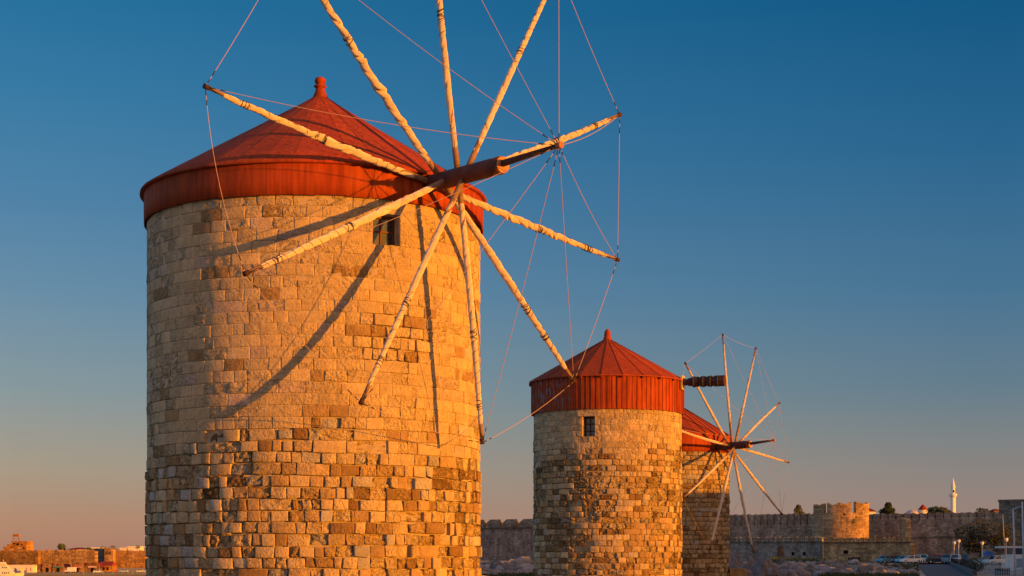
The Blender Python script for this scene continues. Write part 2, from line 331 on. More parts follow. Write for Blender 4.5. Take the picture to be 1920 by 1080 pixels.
def mixc(a, b, k): return tuple(a[i] + (b[i] - a[i]) * k for i in range(3))
def make_tower(root, R, zb, zt, ch, wrange, zone, fine, npart, opening, mort, matname, view, coremap=None):
    """zone(z, t) -> proud, jitter, gap, er, colour"""
    ncell = 96
    to0, to1, zo0, zo1 = opening if opening else (9, 9, 9, 9)
    ts = sorted([2 * PI * k / ncell - PI for k in range(ncell)] + ([to0, to1] if opening else []))
    RC = R - (.012 if coremap else .10)
    k_ = int((zt - zb) / .22)
    zs = [zb - .3 + (zt + .55 - zb) * i_ / k_ for i_ in range(k_ + 1)]
    if opening: zs = sorted([z for z in zs if abs(z - zo0) > .06 and abs(z - zo1) > .06] + [zo0, zo1])
    mb = MB(); V = [cyl(t, R - coremap(z, t) if coremap else RC, z) for z in zs for t in ts]; n = len(ts); Fs = []
    for j in range(len(zs) - 1):
        for i in range(n):
            tm = ts[i] + 1e-4; zm = (zs[j] + zs[j + 1]) / 2
            if opening and to0 <= tm < to1 - 1e-4 and zo0 < zm < zo1: continue
            Fs.append((j * n + i, j * n + (i + 1) % n, (j + 1) * n + (i + 1) % n, (j + 1) * n + i))
    mb.add(V, Fs, mort, True)
    if opening:
        a = [cyl(to0, RC, zo0), cyl(to1, RC, zo0), cyl(to1, RC, zo1), cyl(to0, RC, zo1)]
        tm = (to0 + to1) / 2; din = Vector((-sin(tm), cos(tm), 0)) * .42
        bb = [Vector(p) + din for p in a]
        mb.add(a + bb, [(0, 1, 5, 4), (1, 2, 6, 5), (2, 3, 7, 6), (3, 0, 4, 7)], mort)
    wall = mb.build('tower_wall', M['mortar'], root)
    cands = []
    nc = int(round((zt - zb) / ch)); ch = (zt - zb) / nc
    for c in range(nc):
        zc0 = zb + c * ch + N(c * 3.1) * .0; t = -PI + random.random() * .2; tend = t + 2 * PI
        while t < tend - 1e-6:
            wd = random.uniform(*wrange) if random.random() < .75 else random.uniform(wrange[0] * 1.2, wrange[1] * 1.7)
            if coremap and matname == 'stone': wd *= .76 if coremap(zc0 + ch / 2, (t + PI) % (2 * PI) - PI) > .03 else 1.08
            t1 = t + wd / R
            if tend - t1 < wrange[0] * .8 / R: t1 = tend
            segs = [(t, t1)]
            tl = lambda x: (x + PI) % (2 * PI) - PI
            if opening and zc0 + ch * .5 > zo0 - ch * .1 and zc0 + ch * .5 < zo1 + ch * .1:
                a0 = tl(t); a1 = a0 + (t1 - t)
                if a1 > to0 and a0 < to1:
                    segs = []
                    if to0 - a0 > .12 / R: segs.append((a0, to0))
                    elif to0 > a0: pass
                    if a1 - to1 > .12 / R: segs.append((to1, a1))
            for (s0, s1) in segs:
                # sometimes a wide stone is two thin ones high, or split
                zt_ = zone(zc0 + ch / 2, tl((s0 + s1) / 2))
                cands.append((s0, s1, zc0, zc0 + ch, zt_))
            t = t1
    vt = view
    def size(cn):
        tm = (cn[0] + cn[1]) / 2 - vt; f = cos((tm + PI) % (2 * PI) - PI)
        return (cn[1] - cn[0]) * (cn[3] - cn[2]) * f if f > 0 else -1
    cands.sort(key=size, reverse=True)
    rest = MB()
    for i, (s0, s1, z0, z1, (proud, jit, gap, er, col)) in enumerate(cands):
        tgt = MB() if i < npart else rest
        g = gap * .5
        stone_mesh(tgt, s0 + g / R, s1 - g / R, z0 + g, z1 - g, R, proud, er, (*col, er), fine, jit, seed=i * .37)
        if i < npart: tgt.build('stone', M[matname], wall)
    o = rest.build('stone_courses', M[matname], wall, kind='stuff')
    return wall

def make_window(root, R, to0, to1, zo0, zo1, depth, cols, rows, bar, framec, barmat='wood'):
    tm = (to0 + to1) / 2; w = 2 * R * sin((to1 - to0) / 2); h = zo1 - zo0
    c = Vector(cyl(tm, R * cos((to1 - to0) / 2) - depth, zo0))
    o = link('window', None, root, c, tm)
    fw = bar * 1.5; x = w / 2
    b = MB(); T = (*framec, 0)
    b.box(-x, -x + fw, -.02, .04, 0, h, T); b.box(x - fw, x, -.02, .04, 0, h, T)
    b.box(-x + fw, x - fw, -.02, .04, 0, fw, T); b.box(-x + fw, x - fw, -.02, .04, h - fw, h, T)
    b.build('frame', M[barmat], o)
    for k in range(1, cols): 
        q = -x + w * k / cols; MB().box(q - bar / 2, q + bar / 2, -.012, .03, fw, h - fw, T).build('mullion', M[barmat], o)
    for k in range(1, rows):
        q = h * k / rows; MB().box(-x + fw, x - fw, -.016, .026, q - bar / 2, q + bar / 2, T).build('glazing_bar', M[barmat], o)
    for i in range(cols):
        for k in range(rows):
            x0 = -x + w * i / cols + .004; x1 = -x + w * (i + 1) / cols - .004; z0 = h * k / rows + .004; z1 = h * (k + 1) / rows - .004
            MB().box(x0, x1, .010, .016, z0, z1).build('pane', M['glass'], o)
    b = MB(); b.box(-x - .05, x + .05, .2, .22, -.05, h + .05); b.build('dark_room', M['void'], o)
    return o

def make_cap(root, Rb, zb, zt, Re, ze, za, nroof, nband, board=False, weather=None, apex=(0, 0), rafters=False, roofseam=.008, facet=False):
    # drum of boards or sheets under the eave
    band = MB().lathe([(Rb - .05, zb + .02), (Rb - .05, zt + .02)], 96, (.5, .5, .5, 0)).build('cap_drum', M['red'], root)
    for k in range(nband):
        t0 = 2 * PI * k / nband - PI; t1 = t0 + 2 * PI / nband
        tm = (t0 + t1) / 2
        al = weather(tm) if weather else 0.
        v = random.uniform(.86, 1.1); tint = (v, v * random.uniform(.9, 1.08), v, al)
        mb = MB()
        if board:
            g = .032 / Rb; d = random.uniform(-.006, .010); zz = random.uniform(-.02, .01)
            a = [cyl(t0 + g, Rb + d, z) for z in (zb + zz, zt)] + [cyl(t1 - g, Rb + d + random.uniform(-.004, .004), z) for z in (zb + zz, zt)]
            bk = [cyl(t0 + g, Rb - .06, z) for z in (zb + zz, zt)] + [cyl(t1 - g, Rb - .06, z) for z in (zb + zz, zt)]
            mb.add(a + bk, [(0, 2, 3, 1), (0, 1, 5, 4), (2, 6, 7, 3), (0, 4, 6, 2)], tint)
            mb.build('board', M['red'], band)
            if k % 1 == 0:
                b2 = MB(); gg = .017 / Rb
                a = [cyl(t0 - gg, Rb + .022, z) for z in (zb + .01, zt)] + [cyl(t0 + gg, Rb + .022, z) for z in (zb + .01, zt)]
                bk = [cyl(t0 - gg, Rb - .03, z) for z in (zb + .01, zt)] + [cyl(t0 + gg, Rb - .03, z) for z in (zb + .01, zt)]
                b2.add(a + bk, [(0, 2, 3, 1), (0, 1, 5, 4), (2, 6, 7, 3), (0, 4, 6, 2)], (v * .95, v * .95, v * .95, al))
                b2.build('batten', M['red'], band)
        else:
            V = []; ns = 4; zz = random.uniform(-.008, .008); lift = random.uniform(0, .006)
            for z in (zb + zz, (zb + zt) / 2, zt):
                for i in range(ns + 1):
                    t = t0 + (t1 - t0) * i / ns + .0004
                    V.append(cyl(t, Rb + .002 + lift * (i / ns) + (.006 if i == 0 else 0) + N(t * 4, z * 2.5, 5) * .010, z))
            V += [cyl(t0 + (t1 - t0) * i / ns, Rb - .02, zb + zz) for i in range(ns + 1)]
            q = ns + 1
            fs = [(j * q + i, j * q + i + 1, (j + 1) * q + i + 1, (j + 1) * q + i) for j in range(2) for i in range(ns)]
            fs += [(3 * q + i, 3 * q + i + 1, i + 1, i) for i in range(ns)]
            mb.add(V, fs, tint, True)
            mb.build('band_panel', M['red'], band)
    # roof of tapering sheets, each lapped over the next
    rc = Vector((apex[0], apex[1], za))
    roof = MB().lathe([(Re - .06, ze - .03), (Re - .12, ze - .045), (Rb - .1, ze - .05)], 96, (.35, .35, .35, 0)).build('roof', M['red'], root)
    off = PI / nroof if facet else 0
    for k in range(nroof):
        t0 = 2 * PI * k / nroof - PI + off; t1 = t0 + 2 * PI / nroof
        v = random.uniform(.88, 1.08); tint = (v, v * random.uniform(.92, 1.05), v, 0)
        ns = 1 if facet else 4; nr = 8; V = []
        lf = random.uniform(0, roofseam)
        for j in range(nr + 1):
            s_ = j / nr; rr_ = Re * (1 - s_); zz = ze + (za - ze) * s_
            for i in range(ns + 1):
                t = t0 + (t1 - t0) * i / ns
                h_ = lf + (roofseam if i == 0 else 0) + (0 if facet else N(t * 9, s_ * 6, 2) * .012 * min(1, (1 - s_) * 3))
                cx_, cy_ = apex[0] * s_, apex[1] * s_
                p = cyl(t, max(rr_, .03), zz + h_); V.append((p[0] + cx_, p[1] + cy_, p[2]))
        q = ns + 1
        V += [cyl(t0 + (t1 - t0) * i / ns, Re + .008, ze - .045) for i in range(ns + 1)]
        V += [cyl(t0 + (t1 - t0) * i / ns, Re - .07, ze - .05) for i in range(ns + 1)]
        fs = [(j * q + i, j * q + i + 1, (j + 1) * q + i + 1, (j + 1) * q + i) for j in range(nr) for i in range(ns)]
        b0 = (nr + 1) * q
        fs += [(b0 + i, b0 + i + 1, i + 1, i) for i in range(ns)] + [(b0 + q + i, b0 + q + i + 1, b0 + i + 1, b0 + i) for i in range(ns)]
        MB().add(V, fs, tint, not facet).build('roof_panel', M['red'], roof)
        if rafters:
            ra = MB(); c = cyl(t0, Re - .1, ze - .1); ra.box(-.035, .035, -.09, .25, -.02, .05, (.8, .8, .8, 0), t0, c); ra.build('rafter_end', M['red'], roof)
            a = Vector(cyl(t0, Re + .01, ze + .012)); bb = Vector((apex[0], apex[1], za + .01)); MB().tube([a, bb], [.010, .007], 5, (.6, .6, .6, 0)).build('seam', M['red'], roof)
    return roof
def finial(root, x, y, z, s, ball=True):
    if ball: pr = [(.17, -.06), (.15, 0), (.105, .10), (.085, .17), (.12, .185), (.135, .205), (.12, .228), (.07, .24), (.065, .25), (.105, .275), (.12, .315), (.11, .355), (.075, .39), (.02, .405), (0, .406)]
    else: pr = [(.19, -.06), (.17, 0), (.15, .08), (.12, .15), (.15, .165), (.15, .185), (.105, .20), (.13, .23), (.13, .265), (.10, .29), (.115, .31), (.07, .38), (0, .43)]
    MB().lathe([(r * s, h * s) for r, h in pr], 20, (.95, .95, .95, 0)).build('finial', M['red'], root, loc=(x, y, z))

def spar(root, base, tip, rad_pole, rad_sail, loose, seed, simple=False, start=.045, end=.07):
    """a pole with its sail furled round it; coordinates relative to the root"""
    base, tip = Vector(base), Vector(tip); d = tip - base; L = d.length
    rnd = random.Random(seed)
    side = d.cross(Vector((.66, -.75, 0))).normalized() * rnd.uniform(-.012, .012) * L
    P = lambda s_: base + d * s_ + side * math.sin(PI * s_) 
    pts = [P(k / 12) for k in range(13)]
    sp = MB().tube(pts, [rad_pole * (1.25 - .5 * k / 12) for k in range(13)], 8 if not simple else 6, (1, 1, 1, 0)).build('spar', M['pole'], root)
    n = 70 if simple else 300; nr = 10 if simple else 20; s0, s1 = start + .04, 1 - end
    pitch = rnd.uniform(42, 60) * L / 5 * rnd.choice((1, 1, -1)); ph = rnd.uniform(0, 6)
    def rf(u, a):
        s_ = s0 + (s1 - s0) * u
        env = min(1, u / .03) * min(1, (1 - u) / .03)
        bulge = loose * (.35 + .65 * max(0, math.sin(PI * min(1, max(0, (u - .08) / .8))))) * (.45 + .9 * max(0, N(s_ * 5.5, seed * 2.) + .35))
        x = a + pitch * s_ + 2.6 * N(s_ * 9, seed) + .8 * N(s_ * 3, a * .4, seed)
        q = (x / (2 * PI) + ph) % 1.0
        crease = math.exp(-((q - .5) / .07) ** 2)
        q2 = (x / (2 * PI) * 2.3 + s_ * 5) % 1.0; crease2 = math.exp(-((q2 - .5) / .10) ** 2)
        roll = math.sin(PI * q) ** 2
        f = 1 + bulge * (.70 * roll - .60 * crease - .26 * crease2 + .22 * N(s_ * 22, a * .8, seed + 2)) - .17 * crease - .07 * crease2 + .05 * N(s_ * 30, a, seed)
        return max(.62, f) * (.75 + .25 * env)
    rad = [rad_sail * (1.08 - .42 * abs(k / (n - 1) - .35) * 1.1) * (1 + .10 * N(k * .09, seed)) for k in range(n)]
    pts = [P(s0 + (s1 - s0) * k / (n - 1)) + Vector((0, 0, -1)) * rad_sail * .22 * loose for k in range(n)]
    v = rnd.uniform(.92, 1.05)
    MB().tube(pts, rad, nr, (v, v, v, 0), True, True, rf).build('furled_sail', M['canvas'], sp)
    if not simple:
        for grp in ((rnd.uniform(.5, .62), rnd.randint(3, 6)), (rnd.uniform(.72, .86), rnd.randint(3, 6))):
            mb = MB()
            for q in range(grp[1]):
                s_ = grp[0] + q * rnd.uniform(.006, .011); c = P(s_) + Vector((0, 0, -1)) * rad_sail * .22 * loose
                i = max(0, min(n - 1, int((s_ - s0) / (s1 - s0) * (n - 1))))
                ax = d.normalized(); e1 = ax.orthogonal().normalized(); e2 = ax.cross(e1); rr_ = rad[i] * (1.10 + .22 * loose)
                tl = rnd.uniform(-.5, .5)
                mb.tube([c + (e1 * cos(a) + e2 * sin(a)) * rr_ + ax * rr_ * tl * cos(a) for a in [2 * PI * j / 14 for j in range(15)]], .0065, 4, (1, 1, 1, 0))
            mb.build('lashing', M['iron'], sp)
        # long spiral cord round the rolled canvas
        mb = MB(); ax = d.normalized(); e1 = ax.orthogonal().normalized(); e2 = ax.cross(e1)
        m_ = 160; a0 = .5
        mb.tube([P(a0 + (.93 - a0) * j / m_) + (e1 * cos(j * .42) + e2 * sin(j * .42)) * rad[int(((a0 + (.93 - a0) * j / m_) - s0) / (s1 - s0) * (n - 1)) if j < m_ else -1] * 1.1 for j in range(m_ + 1)], .004, 3, (1, 1, 1, 0))
        mb.build('spiral_cord', M['iron'], sp)
    t = MB().tube([P(.985), P(1.0) + d.normalized() * rad_pole * .6], [rad_pole * .92, rad_pole * 1.0], 10, (.35, .3, .3, 0)); t.build('spar_tip', M['wood'], sp)
    return sp
def rope(root, a, b, r, sag=.01, tape=True, push=(0, 0, 0), tl=.25):
    a, b = Vector(a), Vector(b); L = (b - a).length; pu = Vector(push)
    hz = math.hypot((b - a).x, (b - a).y) / L
    def P(s_): return a.lerp(b, s_) + (Vector((0, 0, -1)) * sag * L * (.3 + .7 * hz) + pu) * 4 * s_ * (1 - s_)
    o = MB().tube([P(k / 18) for k in range(19)], r, 5).build('rigging_rope', M['rope'], root)
    if tape:
        for s0 in (.01, 1 - (tl + .12) / L):
            q = .12 / L
            MB().tube([P(s0), P(s0 + q)], r * 1.7, 6).build('black_whipping', M['tape'], o)
            MB().tube([P(s0 + q + .08 / L), P(s0 + 2.0 * q + .05 / L)], r * 1.6, 6).build('black_whipping', M['tape'], o)
    return o

def rotor(root, O, a, tips, offs, shaft_in, shaft_end, shaft_r, bow_end, bow_dz, rp, rs, looses, simple=False, rr_=.0058, hub=None):
    """O: shaft reference point (relative to root); a: axis direction"""
    O, a = Vector(O), Vector(a)
    n = 12 if not simple else 8
    sh = MB().tube([O + a * shaft_in, O + a * (shaft_end - .35), O + a * shaft_end], [shaft_r, shaft_r, shaft_r * .96], 18, (.72, .48, .44, 0)).build('windshaft', M['wood'], root)
    MB().tube([O + a * (shaft_end + .001), O + a * (shaft_end + .012)], shaft_r * .93, 18, (3.0, 3.0, 2.4, 0)).build('shaft_end_grain', M['wood'], sh)
    MB().tube([O + a * (shaft_end - .10), O + a * (shaft_end - .06)], shaft_r * 1.03, 18, (.5, .5, .5, 0)).build('iron_hoop', M['iron'], sh)
    B = O + a * bow_end + Vector((0, 0, bow_dz))
    bw = MB().tube([O + a * (shaft_end - .3) + Vector((0, 0, shaft_r * .15)), O + a * (shaft_end + .02) + Vector((0, 0, shaft_r * .15)), B], [shaft_r * .4, shaft_r * .4, shaft_r * .25], 10, (.5, .5, .5, 0)).build('bowsprit', M['wood'], root)
    MB().tube([B - a * .05, B + a * .07], shaft_r * .36, 10, (2.2, 2.0, 1.6, 0)).build('bowsprit_head', M['wood'], bw)
    for k in sorted(tips):
        o = O + a * offs[(k - 1) % 5]; T = Vector(tips[k])
        spar(root, o, T, rp, rs * random.uniform(.92, 1.06), looses[k - 1], k * 3 + 1, simple)
    ks = sorted(tips)
    for k in ks:
        rope(root, tips[k], B, rr_, .012 + .01 * random.random(), not simple)
    for i, k in enumerate(ks):
        k2 = ks[(i + 1) % len(ks)]
        dx = -.11 if (k, k2) == (1, 2) else 0
        rope(root, tips[k], tips[k2], rr_, .02 + .02 * random.random(), not simple, (dx, 0, 0))

# ---- mill 1
T1 = Vector((-4.147, 34.553, 0)); R1 = 3.47; E = EYE
mill = thing('windmill', 'largest, closest stone windmill with ten furled sail spars throwing shadows on it', 'windmill', T1, 0, 'stone windmills along the mole')
LIGHT = (.60, .445, .255); MID = (.48, .31, .145); BROWN = (.27, .15, .062); GREY = (.48, .41, .34); PINK = (.55, .40, .31)
def core1(z, t):
    low = 1 / (1 + math.exp((z - (2.25 + E) - N(t * 2.2, z * .9, 4.) * .9) * 3.2))
    patch = math.exp(-(((t - .56) / .26) ** 2 + ((z - (4.15 + E)) / .8) ** 2))
    return .0035 + .072 * min(1, max(low, patch if patch > .45 else 0))
def zone1(z, t):
    n_ = N(t * 2.2, z * .9, 4.)
    low = 1 / (1 + math.exp((z - (2.05 + E) - n_ * .9) * 3.2))      # 0 upper, 1 lower
    patch = math.exp(-(((t - .56) / .30) ** 2 + ((z - (4.15 + E)) / .85) ** 2))
    r = random.random()
    if low > .45:
        if r < .40 * max(.12, min(1, .5 + 2.0 * N(t * 3.1, z * 1.7, 12))): c = mixc(BROWN, MID, random.random() * .8)
        elif r < .5: c = mixc(MID, LIGHT, random.random() * .5)
        elif r < .62: c = GREY
        else: c = mixc(LIGHT, MID, random.random() * .35)
        er = random.choice([0, 0, .1, .15, .2, .35, .6, .8, 1.0]); proud = random.uniform(.002, .05); gap = .020; jit = .013
        if er > .5: proud *= .4
        if random.random() < .075: proud = random.uniform(-.05, -.02); er = random.choice([.2, .9, 1.2])
        if random.random() < .1: jit = .026
    else:
        c = mixc(LIGHT, MID, random.random() * .28) if r < .86 else (mixc(LIGHT, PINK, .8) if r < .93 else mixc(MID, BROWN, .35))
        er = random.choice([0, 0, 0, .1, .1, .2, .25, .4, .5]); proud = random.uniform(.001, .009); gap = .007; jit = .006
        if er > .35: proud += .004
        if random.random() < patch * .9: gap = .026; jit = .016; proud = random.uniform(.008, .03)
    v = random.uniform(.9, 1.08); return proud, jit, gap, er, tuple(q * v for q in c)
tA, tB = R_(20.6), R_(28.6)
# the direction of the camera seen from the mill axis, in the mill's own angle
view1 = math.atan2(-T1.x, T1.y)
tw0, tw1 = view1 + R_(18.3), view1 + R_(27.9)
make_tower(mill, R1, -.02 + E - .48, 6.86 + E, .222, (.20, .50), zone1, True, 299, (tw0, tw1, 5.96 + E, 6.57 + E), (.53, .41, .28, .1), 'stone', view1, core1)
make_window(mill, R1, tw0, tw1, 5.96 + E, 6.57 + E, .26, 2, 2, .034, (1.1, .8, .6))
pl = MB().lathe([(R1 + .02, E - .43), (R1 + .20, E - .46), (R1 + .24, E - .52), (R1 + .26, 0)], 96, (.6, .45, .3, .2)); pl.build('plinth', M['stone'], mill)
make_cap(mill, 3.535, 6.83 + E, 7.44 + E, 3.615, 7.47 + E, 9.72 + E, 40, 44, apex=(.10, 0), roofseam=.004)
finial(mill, .10, 0, 9.67 + E, 1.02)
a1_ = (0.66364435, -0.74803665, -0.00416527); H1 = Vector((-0.8878, 31.2665, 7.2601 + E)) - T1
tips1 = {1: (-5.363, 28.626, 8.188), 2: (-4.659, 28.599, 4.91), 3: (-2.736, 29.674, 2.755), 4: (-.581, 31.855, 2.179), 5: (1.291, 34.164, 3.617), 6: (2.285, 35.421, 6.381),
         7: (2.286, 34.735, 9.336), 8: (.938, 32.883, 11.775), 9: (-1.526, 30.96, 12.347), 10: (-3.994, 29.434, 10.978)}
tips1 = {k: Vector(v) + Vector((0, 0, E)) - T1 for k, v in tips1.items()}
rotor(mill, H1, a1_, tips1, [-.999, -.497, -.017, -.215, -.706], -3.6, 1.076, .168, 2.607, .08, .048, .062, [1.0, .30, .16, .12, .45, 1.0, .5, .08, .08, 1.0])
MB().box(-.26, .26, -.08, .1, -.27, .27, (.8, .5, .4, 0), math.atan2(a1_[0], -a1_[1]), tuple(H1 - Vector(a1_) * (1.30))).build('shaft_box', M['wood'], mill)

# ---- mill 2
D2 = 76.7; T2 = W(1139, 1040, D2); T2.z = 0; R2 = 3.45
mill2 = thing('windmill', 'middle windmill without sails, a stubby dark shaft jutting from its boarded red cap', 'windmill', T2, 0, 'stone windmills along the mole')
view2 = math.atan2(-T2.x, T2.y)
def low2(z, t): return 1 / (1 + math.exp((z - (4.55 + E) - N(t * 2, z * .8, 8) * 1.6) * 2.6))
def core2(z, t): return .006 + .075 * low2(z, t)
def zone2(z, t):
    low = low2(z, t); r = random.random()
    if low > .45:
        if r < .15: c = mixc(BROWN, MID, random.random() * .8)
        elif r < .38: c = MID
        elif r < .46: c = mixc(GREY, MID, .4)
        else: c = mixc(MID, LIGHT, random.random() ** .6)
        patch = N(t * 2.3, z * 1.1, 31) + .28 * math.exp(-((t - view2 + .35) / .35) ** 2)
        if random.random() < .42 + 1.3 * patch: er = random.uniform(.7, 1.8); proud = random.uniform(-.03, .05); gap = .03; jit = .03
        else: er = random.choice([0, .1, .2]); proud = random.uniform(.01, .05); gap = .022; jit = .014
        if random.random() < .05: proud = -.07
    else:
        c = mixc(LIGHT, MID, random.random() * .55); er = random.choice([0, .1, .1, .2, .35, .5]); proud = random.uniform(.002, .012); gap = .010; jit = .008
    v = random.uniform(.98, 1.14); return proud, jit, gap, er, tuple(q * v for q in c)
o2 = (view2 + R_(-18.9), view2 + R_(-9.6), 5.24 + E, 6.20 + E)
make_tower(mill2, R2, 0, 6.60 + E, .262, (.22, .50), zone2, True, 299, o2, (.44, .32, .19, .2), 'stone2', view2, core2)
make_window(mill2, R2, *o2, .34, 2, 3, .05, (.5, .3, .3))
# lintel slab over the opening
tm = (o2[0] + o2[1]) / 2; MB().box(-.48, .48, -.05, .2, 0, .2, (*LIGHT, .1), tm, cyl(tm, R2 - .01, 6.21 + E)).build('lintel', M['stone2'], mill2)
wf = lambda t: max(0., min(1., (-(t - view2) - .42) * 3 + .55))
make_cap(mill2, 3.56, 6.53 + E, 8.00 + E, 3.70, 8.04 + E, 10.16 + E, 24, 96, board=True, weather=wf, rafters=True, roofseam=.0, facet=True)
finial(mill2, 0, 0, 10.10 + E, 1.15, False)
a2_ = Vector((sin(R_(68)), -cos(R_(68)), 0.0)); z2 = 7.93 + E
P2 = lambda r: a2_ * r + Vector((0, 0, z2))
sh = MB().tube([P2(-.5), P2(3.95)], .15, 12, (.9, .7, .6, 0)).build('windshaft', M['wood'], mill2)
for i, (r0, r1_, rad) in enumerate([(3.93, 4.12, .19), (4.12, 4.42, .235), (4.42, 4.5, .20), (4.5, 4.75, .24), (4.75, 4.83, .205), (4.83, 5.05, .245), (5.05, 5.13, .21), (5.13, 5.64, .25)]):
    MB().tube([P2(r0), P2(r1_)], rad, 8, (.38, .34, .36, 0), smooth=False).build('shaft_section', M['wood'], sh)
for r in (4.16, 4.6, 4.95, 5.3):
    MB().tube([P2(r), P2(r + .07)], .262, 12, (1, 1, 1, 0)).build('iron_hoop', M['iron'], sh)
MB().box(-.23, .23, -.05, .02, -.34, .30, (1, 1, 1, 0), R_(68), tuple(P2(3.63))).build('shaft_surround', M['ochre'], mill2)

# ---- mill 3
D3 = 90.; T3 = W(1254, 1040, D3); T3.z = 0; R3 = 3.3
mill3 = thing('windmill', 'farthest windmill half hidden behind the middle one, sail spars spread over the town wall', 'windmill', T3, 0, 'stone windmills along the mole')
view3 = math.atan2(-T3.x, T3.y)
def zone3(z, t):
    r = random.random(); low = 1 / (1 + math.exp((z - (3.5 + E)) * 2))
    c = mixc(MID, LIGHT, random.random() ** .6) if r > .3 else (mixc(BROWN, MID, random.random()) if r < .2 else GREY)
    er = random.choice([0, .1, .2, .3, .6, .9]) if low > .3 else random.choice([0, .1, .2, .4])
    v = random.uniform(.82, 1.05); return random.uniform(.005, .045), .016, .028, er, tuple(q * v for q in c)
make_tower(mill3, R3, 0, 5.50 + E, .25, (.24, .5), zone3, False, 150, None, (.36, .27, .18, .1), 'stone2', view3 + .95)
MB().box(0, .9, -.6, .6, 0, .95, (*MID, .2), 0, (R3 - .1, -.6, 0)).build('buttress_step', M['stone2'], mill3)
make_cap(mill3, 3.36, 5.48 + E, 6.43 + E, 3.42, 6.45 + E, 8.55 + E, 36, 44, roofseam=.02)
finial(mill3, 0, 0, 8.5 + E, 1.1)
q = [11.819, 86.895, 5.791, .877, .033]
a3_ = Vector((sin(q[3]) * cos(q[4]), -cos(q[3]) * cos(q[4]), sin(q[4]))); H3 = Vector((q[0], q[1], q[2] + E))
obs3 = {1: (1285, 681), 2: (1355, 627), 3: (1417, 653), 4: (1461, 756), 5: (1478, 867), 6: (1466, 964), 7: (1413, 1035), 8: (1331, 1030)}
tips3 = {}
u3 = Vector((cos(q[3]), sin(q[3]), 0)); v3 = u3.cross(a3_); v3 = v3 if v3.z > 0 else -v3
for k in range(1, 11):
    if k in obs3:
        ray = Vector(((obs3[k][0] - 960) / F, 1, (HOR - obs3[k][1]) / F)); o = H3 - Vector((0, 0, E)); tips3[k] = ray * (o.dot(a3_) / ray.dot(a3_)) + Vector((0, 0, E)) - T3
    else:
        an = .732 + (k - 1) * 2 * PI / 10; tips3[k] = H3 + (u3 * -cos(an) + v3 * sin(an)) * 5.8 - T3
rotor(mill3, H3 - T3, a3_, tips3, [-.3, -.15, .0, .1, -.2], -4, .98, .20, 2.4, .1, .058, .064, [.3, .1, .1, .15, .7, .7, .7, .2, .2, .2], True, rr_=.0062)

# ------------------------------------------------------------------ builders for the town
def along(xl, xr, D, phi):
    P0 = Vector(((xl - 960) / F * D, D)); r = (xr - 960) / F
    L = (r * P0.y - P0.x) / (cos(phi) + r * sin(phi)); return P0, L
def town_wall(name, label, cat, xl, xr, D, phi, ytop, m, merlon=None, thick=2.5, z0=-.5, base=0., group=None, tint=(1, 1, 1, 0), stub=None, course=None):
    """merlon: (width, slot, height) in metres"""
    P0, L = along(xl, xr, D, phi); zt = W(0, ytop, D).z
    t = thing(name, label, cat, (P0.x, P0.y, base), -phi, group)
    hm = merlon[2] if merlon else 0; ztl = zt - base
    mb = MB(); n = max(2, int(L / 3))
    # the face is uneven: a sheet of slightly displaced points
    V = []; nz = 6
    for j in range(nz + 1):
        for i in range(n + 1):
            V.append((L * i / n, N(i * 1.3, j * 1.7, xl) * .14 * (0 < i < n), z0 + (ztl - hm - z0) * j / nz + (N(i * .9, xl) * .10 if j == nz else 0)))
    q = n + 1
    V += [(L * i / n, thick, z0 + (ztl - hm - z0)) for i in range(q)] + [(L * i / n, thick, z0) for i in range(q)]
    fs = [(j * q + i, j * q + i + 1, (j + 1) * q + i + 1, (j + 1) * q + i) for j in range(nz + 2) for i in range(n)]
    fs += [tuple([j * q for j in range(nz + 3)][::-1]), tuple(j * q + n for j in range(nz + 3))]
    mb.add(V, fs, tint); mb.build('masonry', m, t)
    if course:
        MB().box(0, L, -.22, .0, course - .16, course + .16, (.5, .5, .5, 0)).build('string_course', m, t)
    if merlon:
        w_, g, h = merlon; k = max(1, int(round(L / (w_ + g)))); st_ = L / k; ms = []
        for v in range(3):
            dz = [.10, .0, .16][v]
            ms.append(MB().prism([(g / 2, -.05), (st_ - g / 2, -.05), (st_ - g / 2, h - dz), (st_ * .72, h - .08 - dz * .5), (st_ * .5, h - .22), (st_ * .3, h - .05), (g / 2, h + dz * .4)], -.05, .75, tint).mesh('merlon', m))
        for i in range(k):
            link('merlon', ms[(i * 7 + i // 3) % 3], t, (i * st_, 0, ztl - h - .05 + N(i * .8, xl) * .05))
    return t
def icorock(seed, sub=2, sq=(1, 1, .75), rough=.35):
    import bmesh
    bm = bmesh.new(); bmesh.ops.create_icosphere(bm, subdivisions=sub, radius=1)
    V = []
    for v in bm.verts:
        p = v.co; d = 1 + rough * N(p.x * 1.3 + seed, p.y * 1.3, p.z * 1.3) * 1.6 + rough * .45 * N(p.x * 3.5, p.y * 3.5 + seed, p.z * 3.5)
        q = p * d; V.append((q.x * sq[0], q.y * sq[1], max(-.45, q.z) * sq[2]))
    fs = [tuple(v.index for v in f.verts) for f in bm.faces]; bm.free(); return V, fs
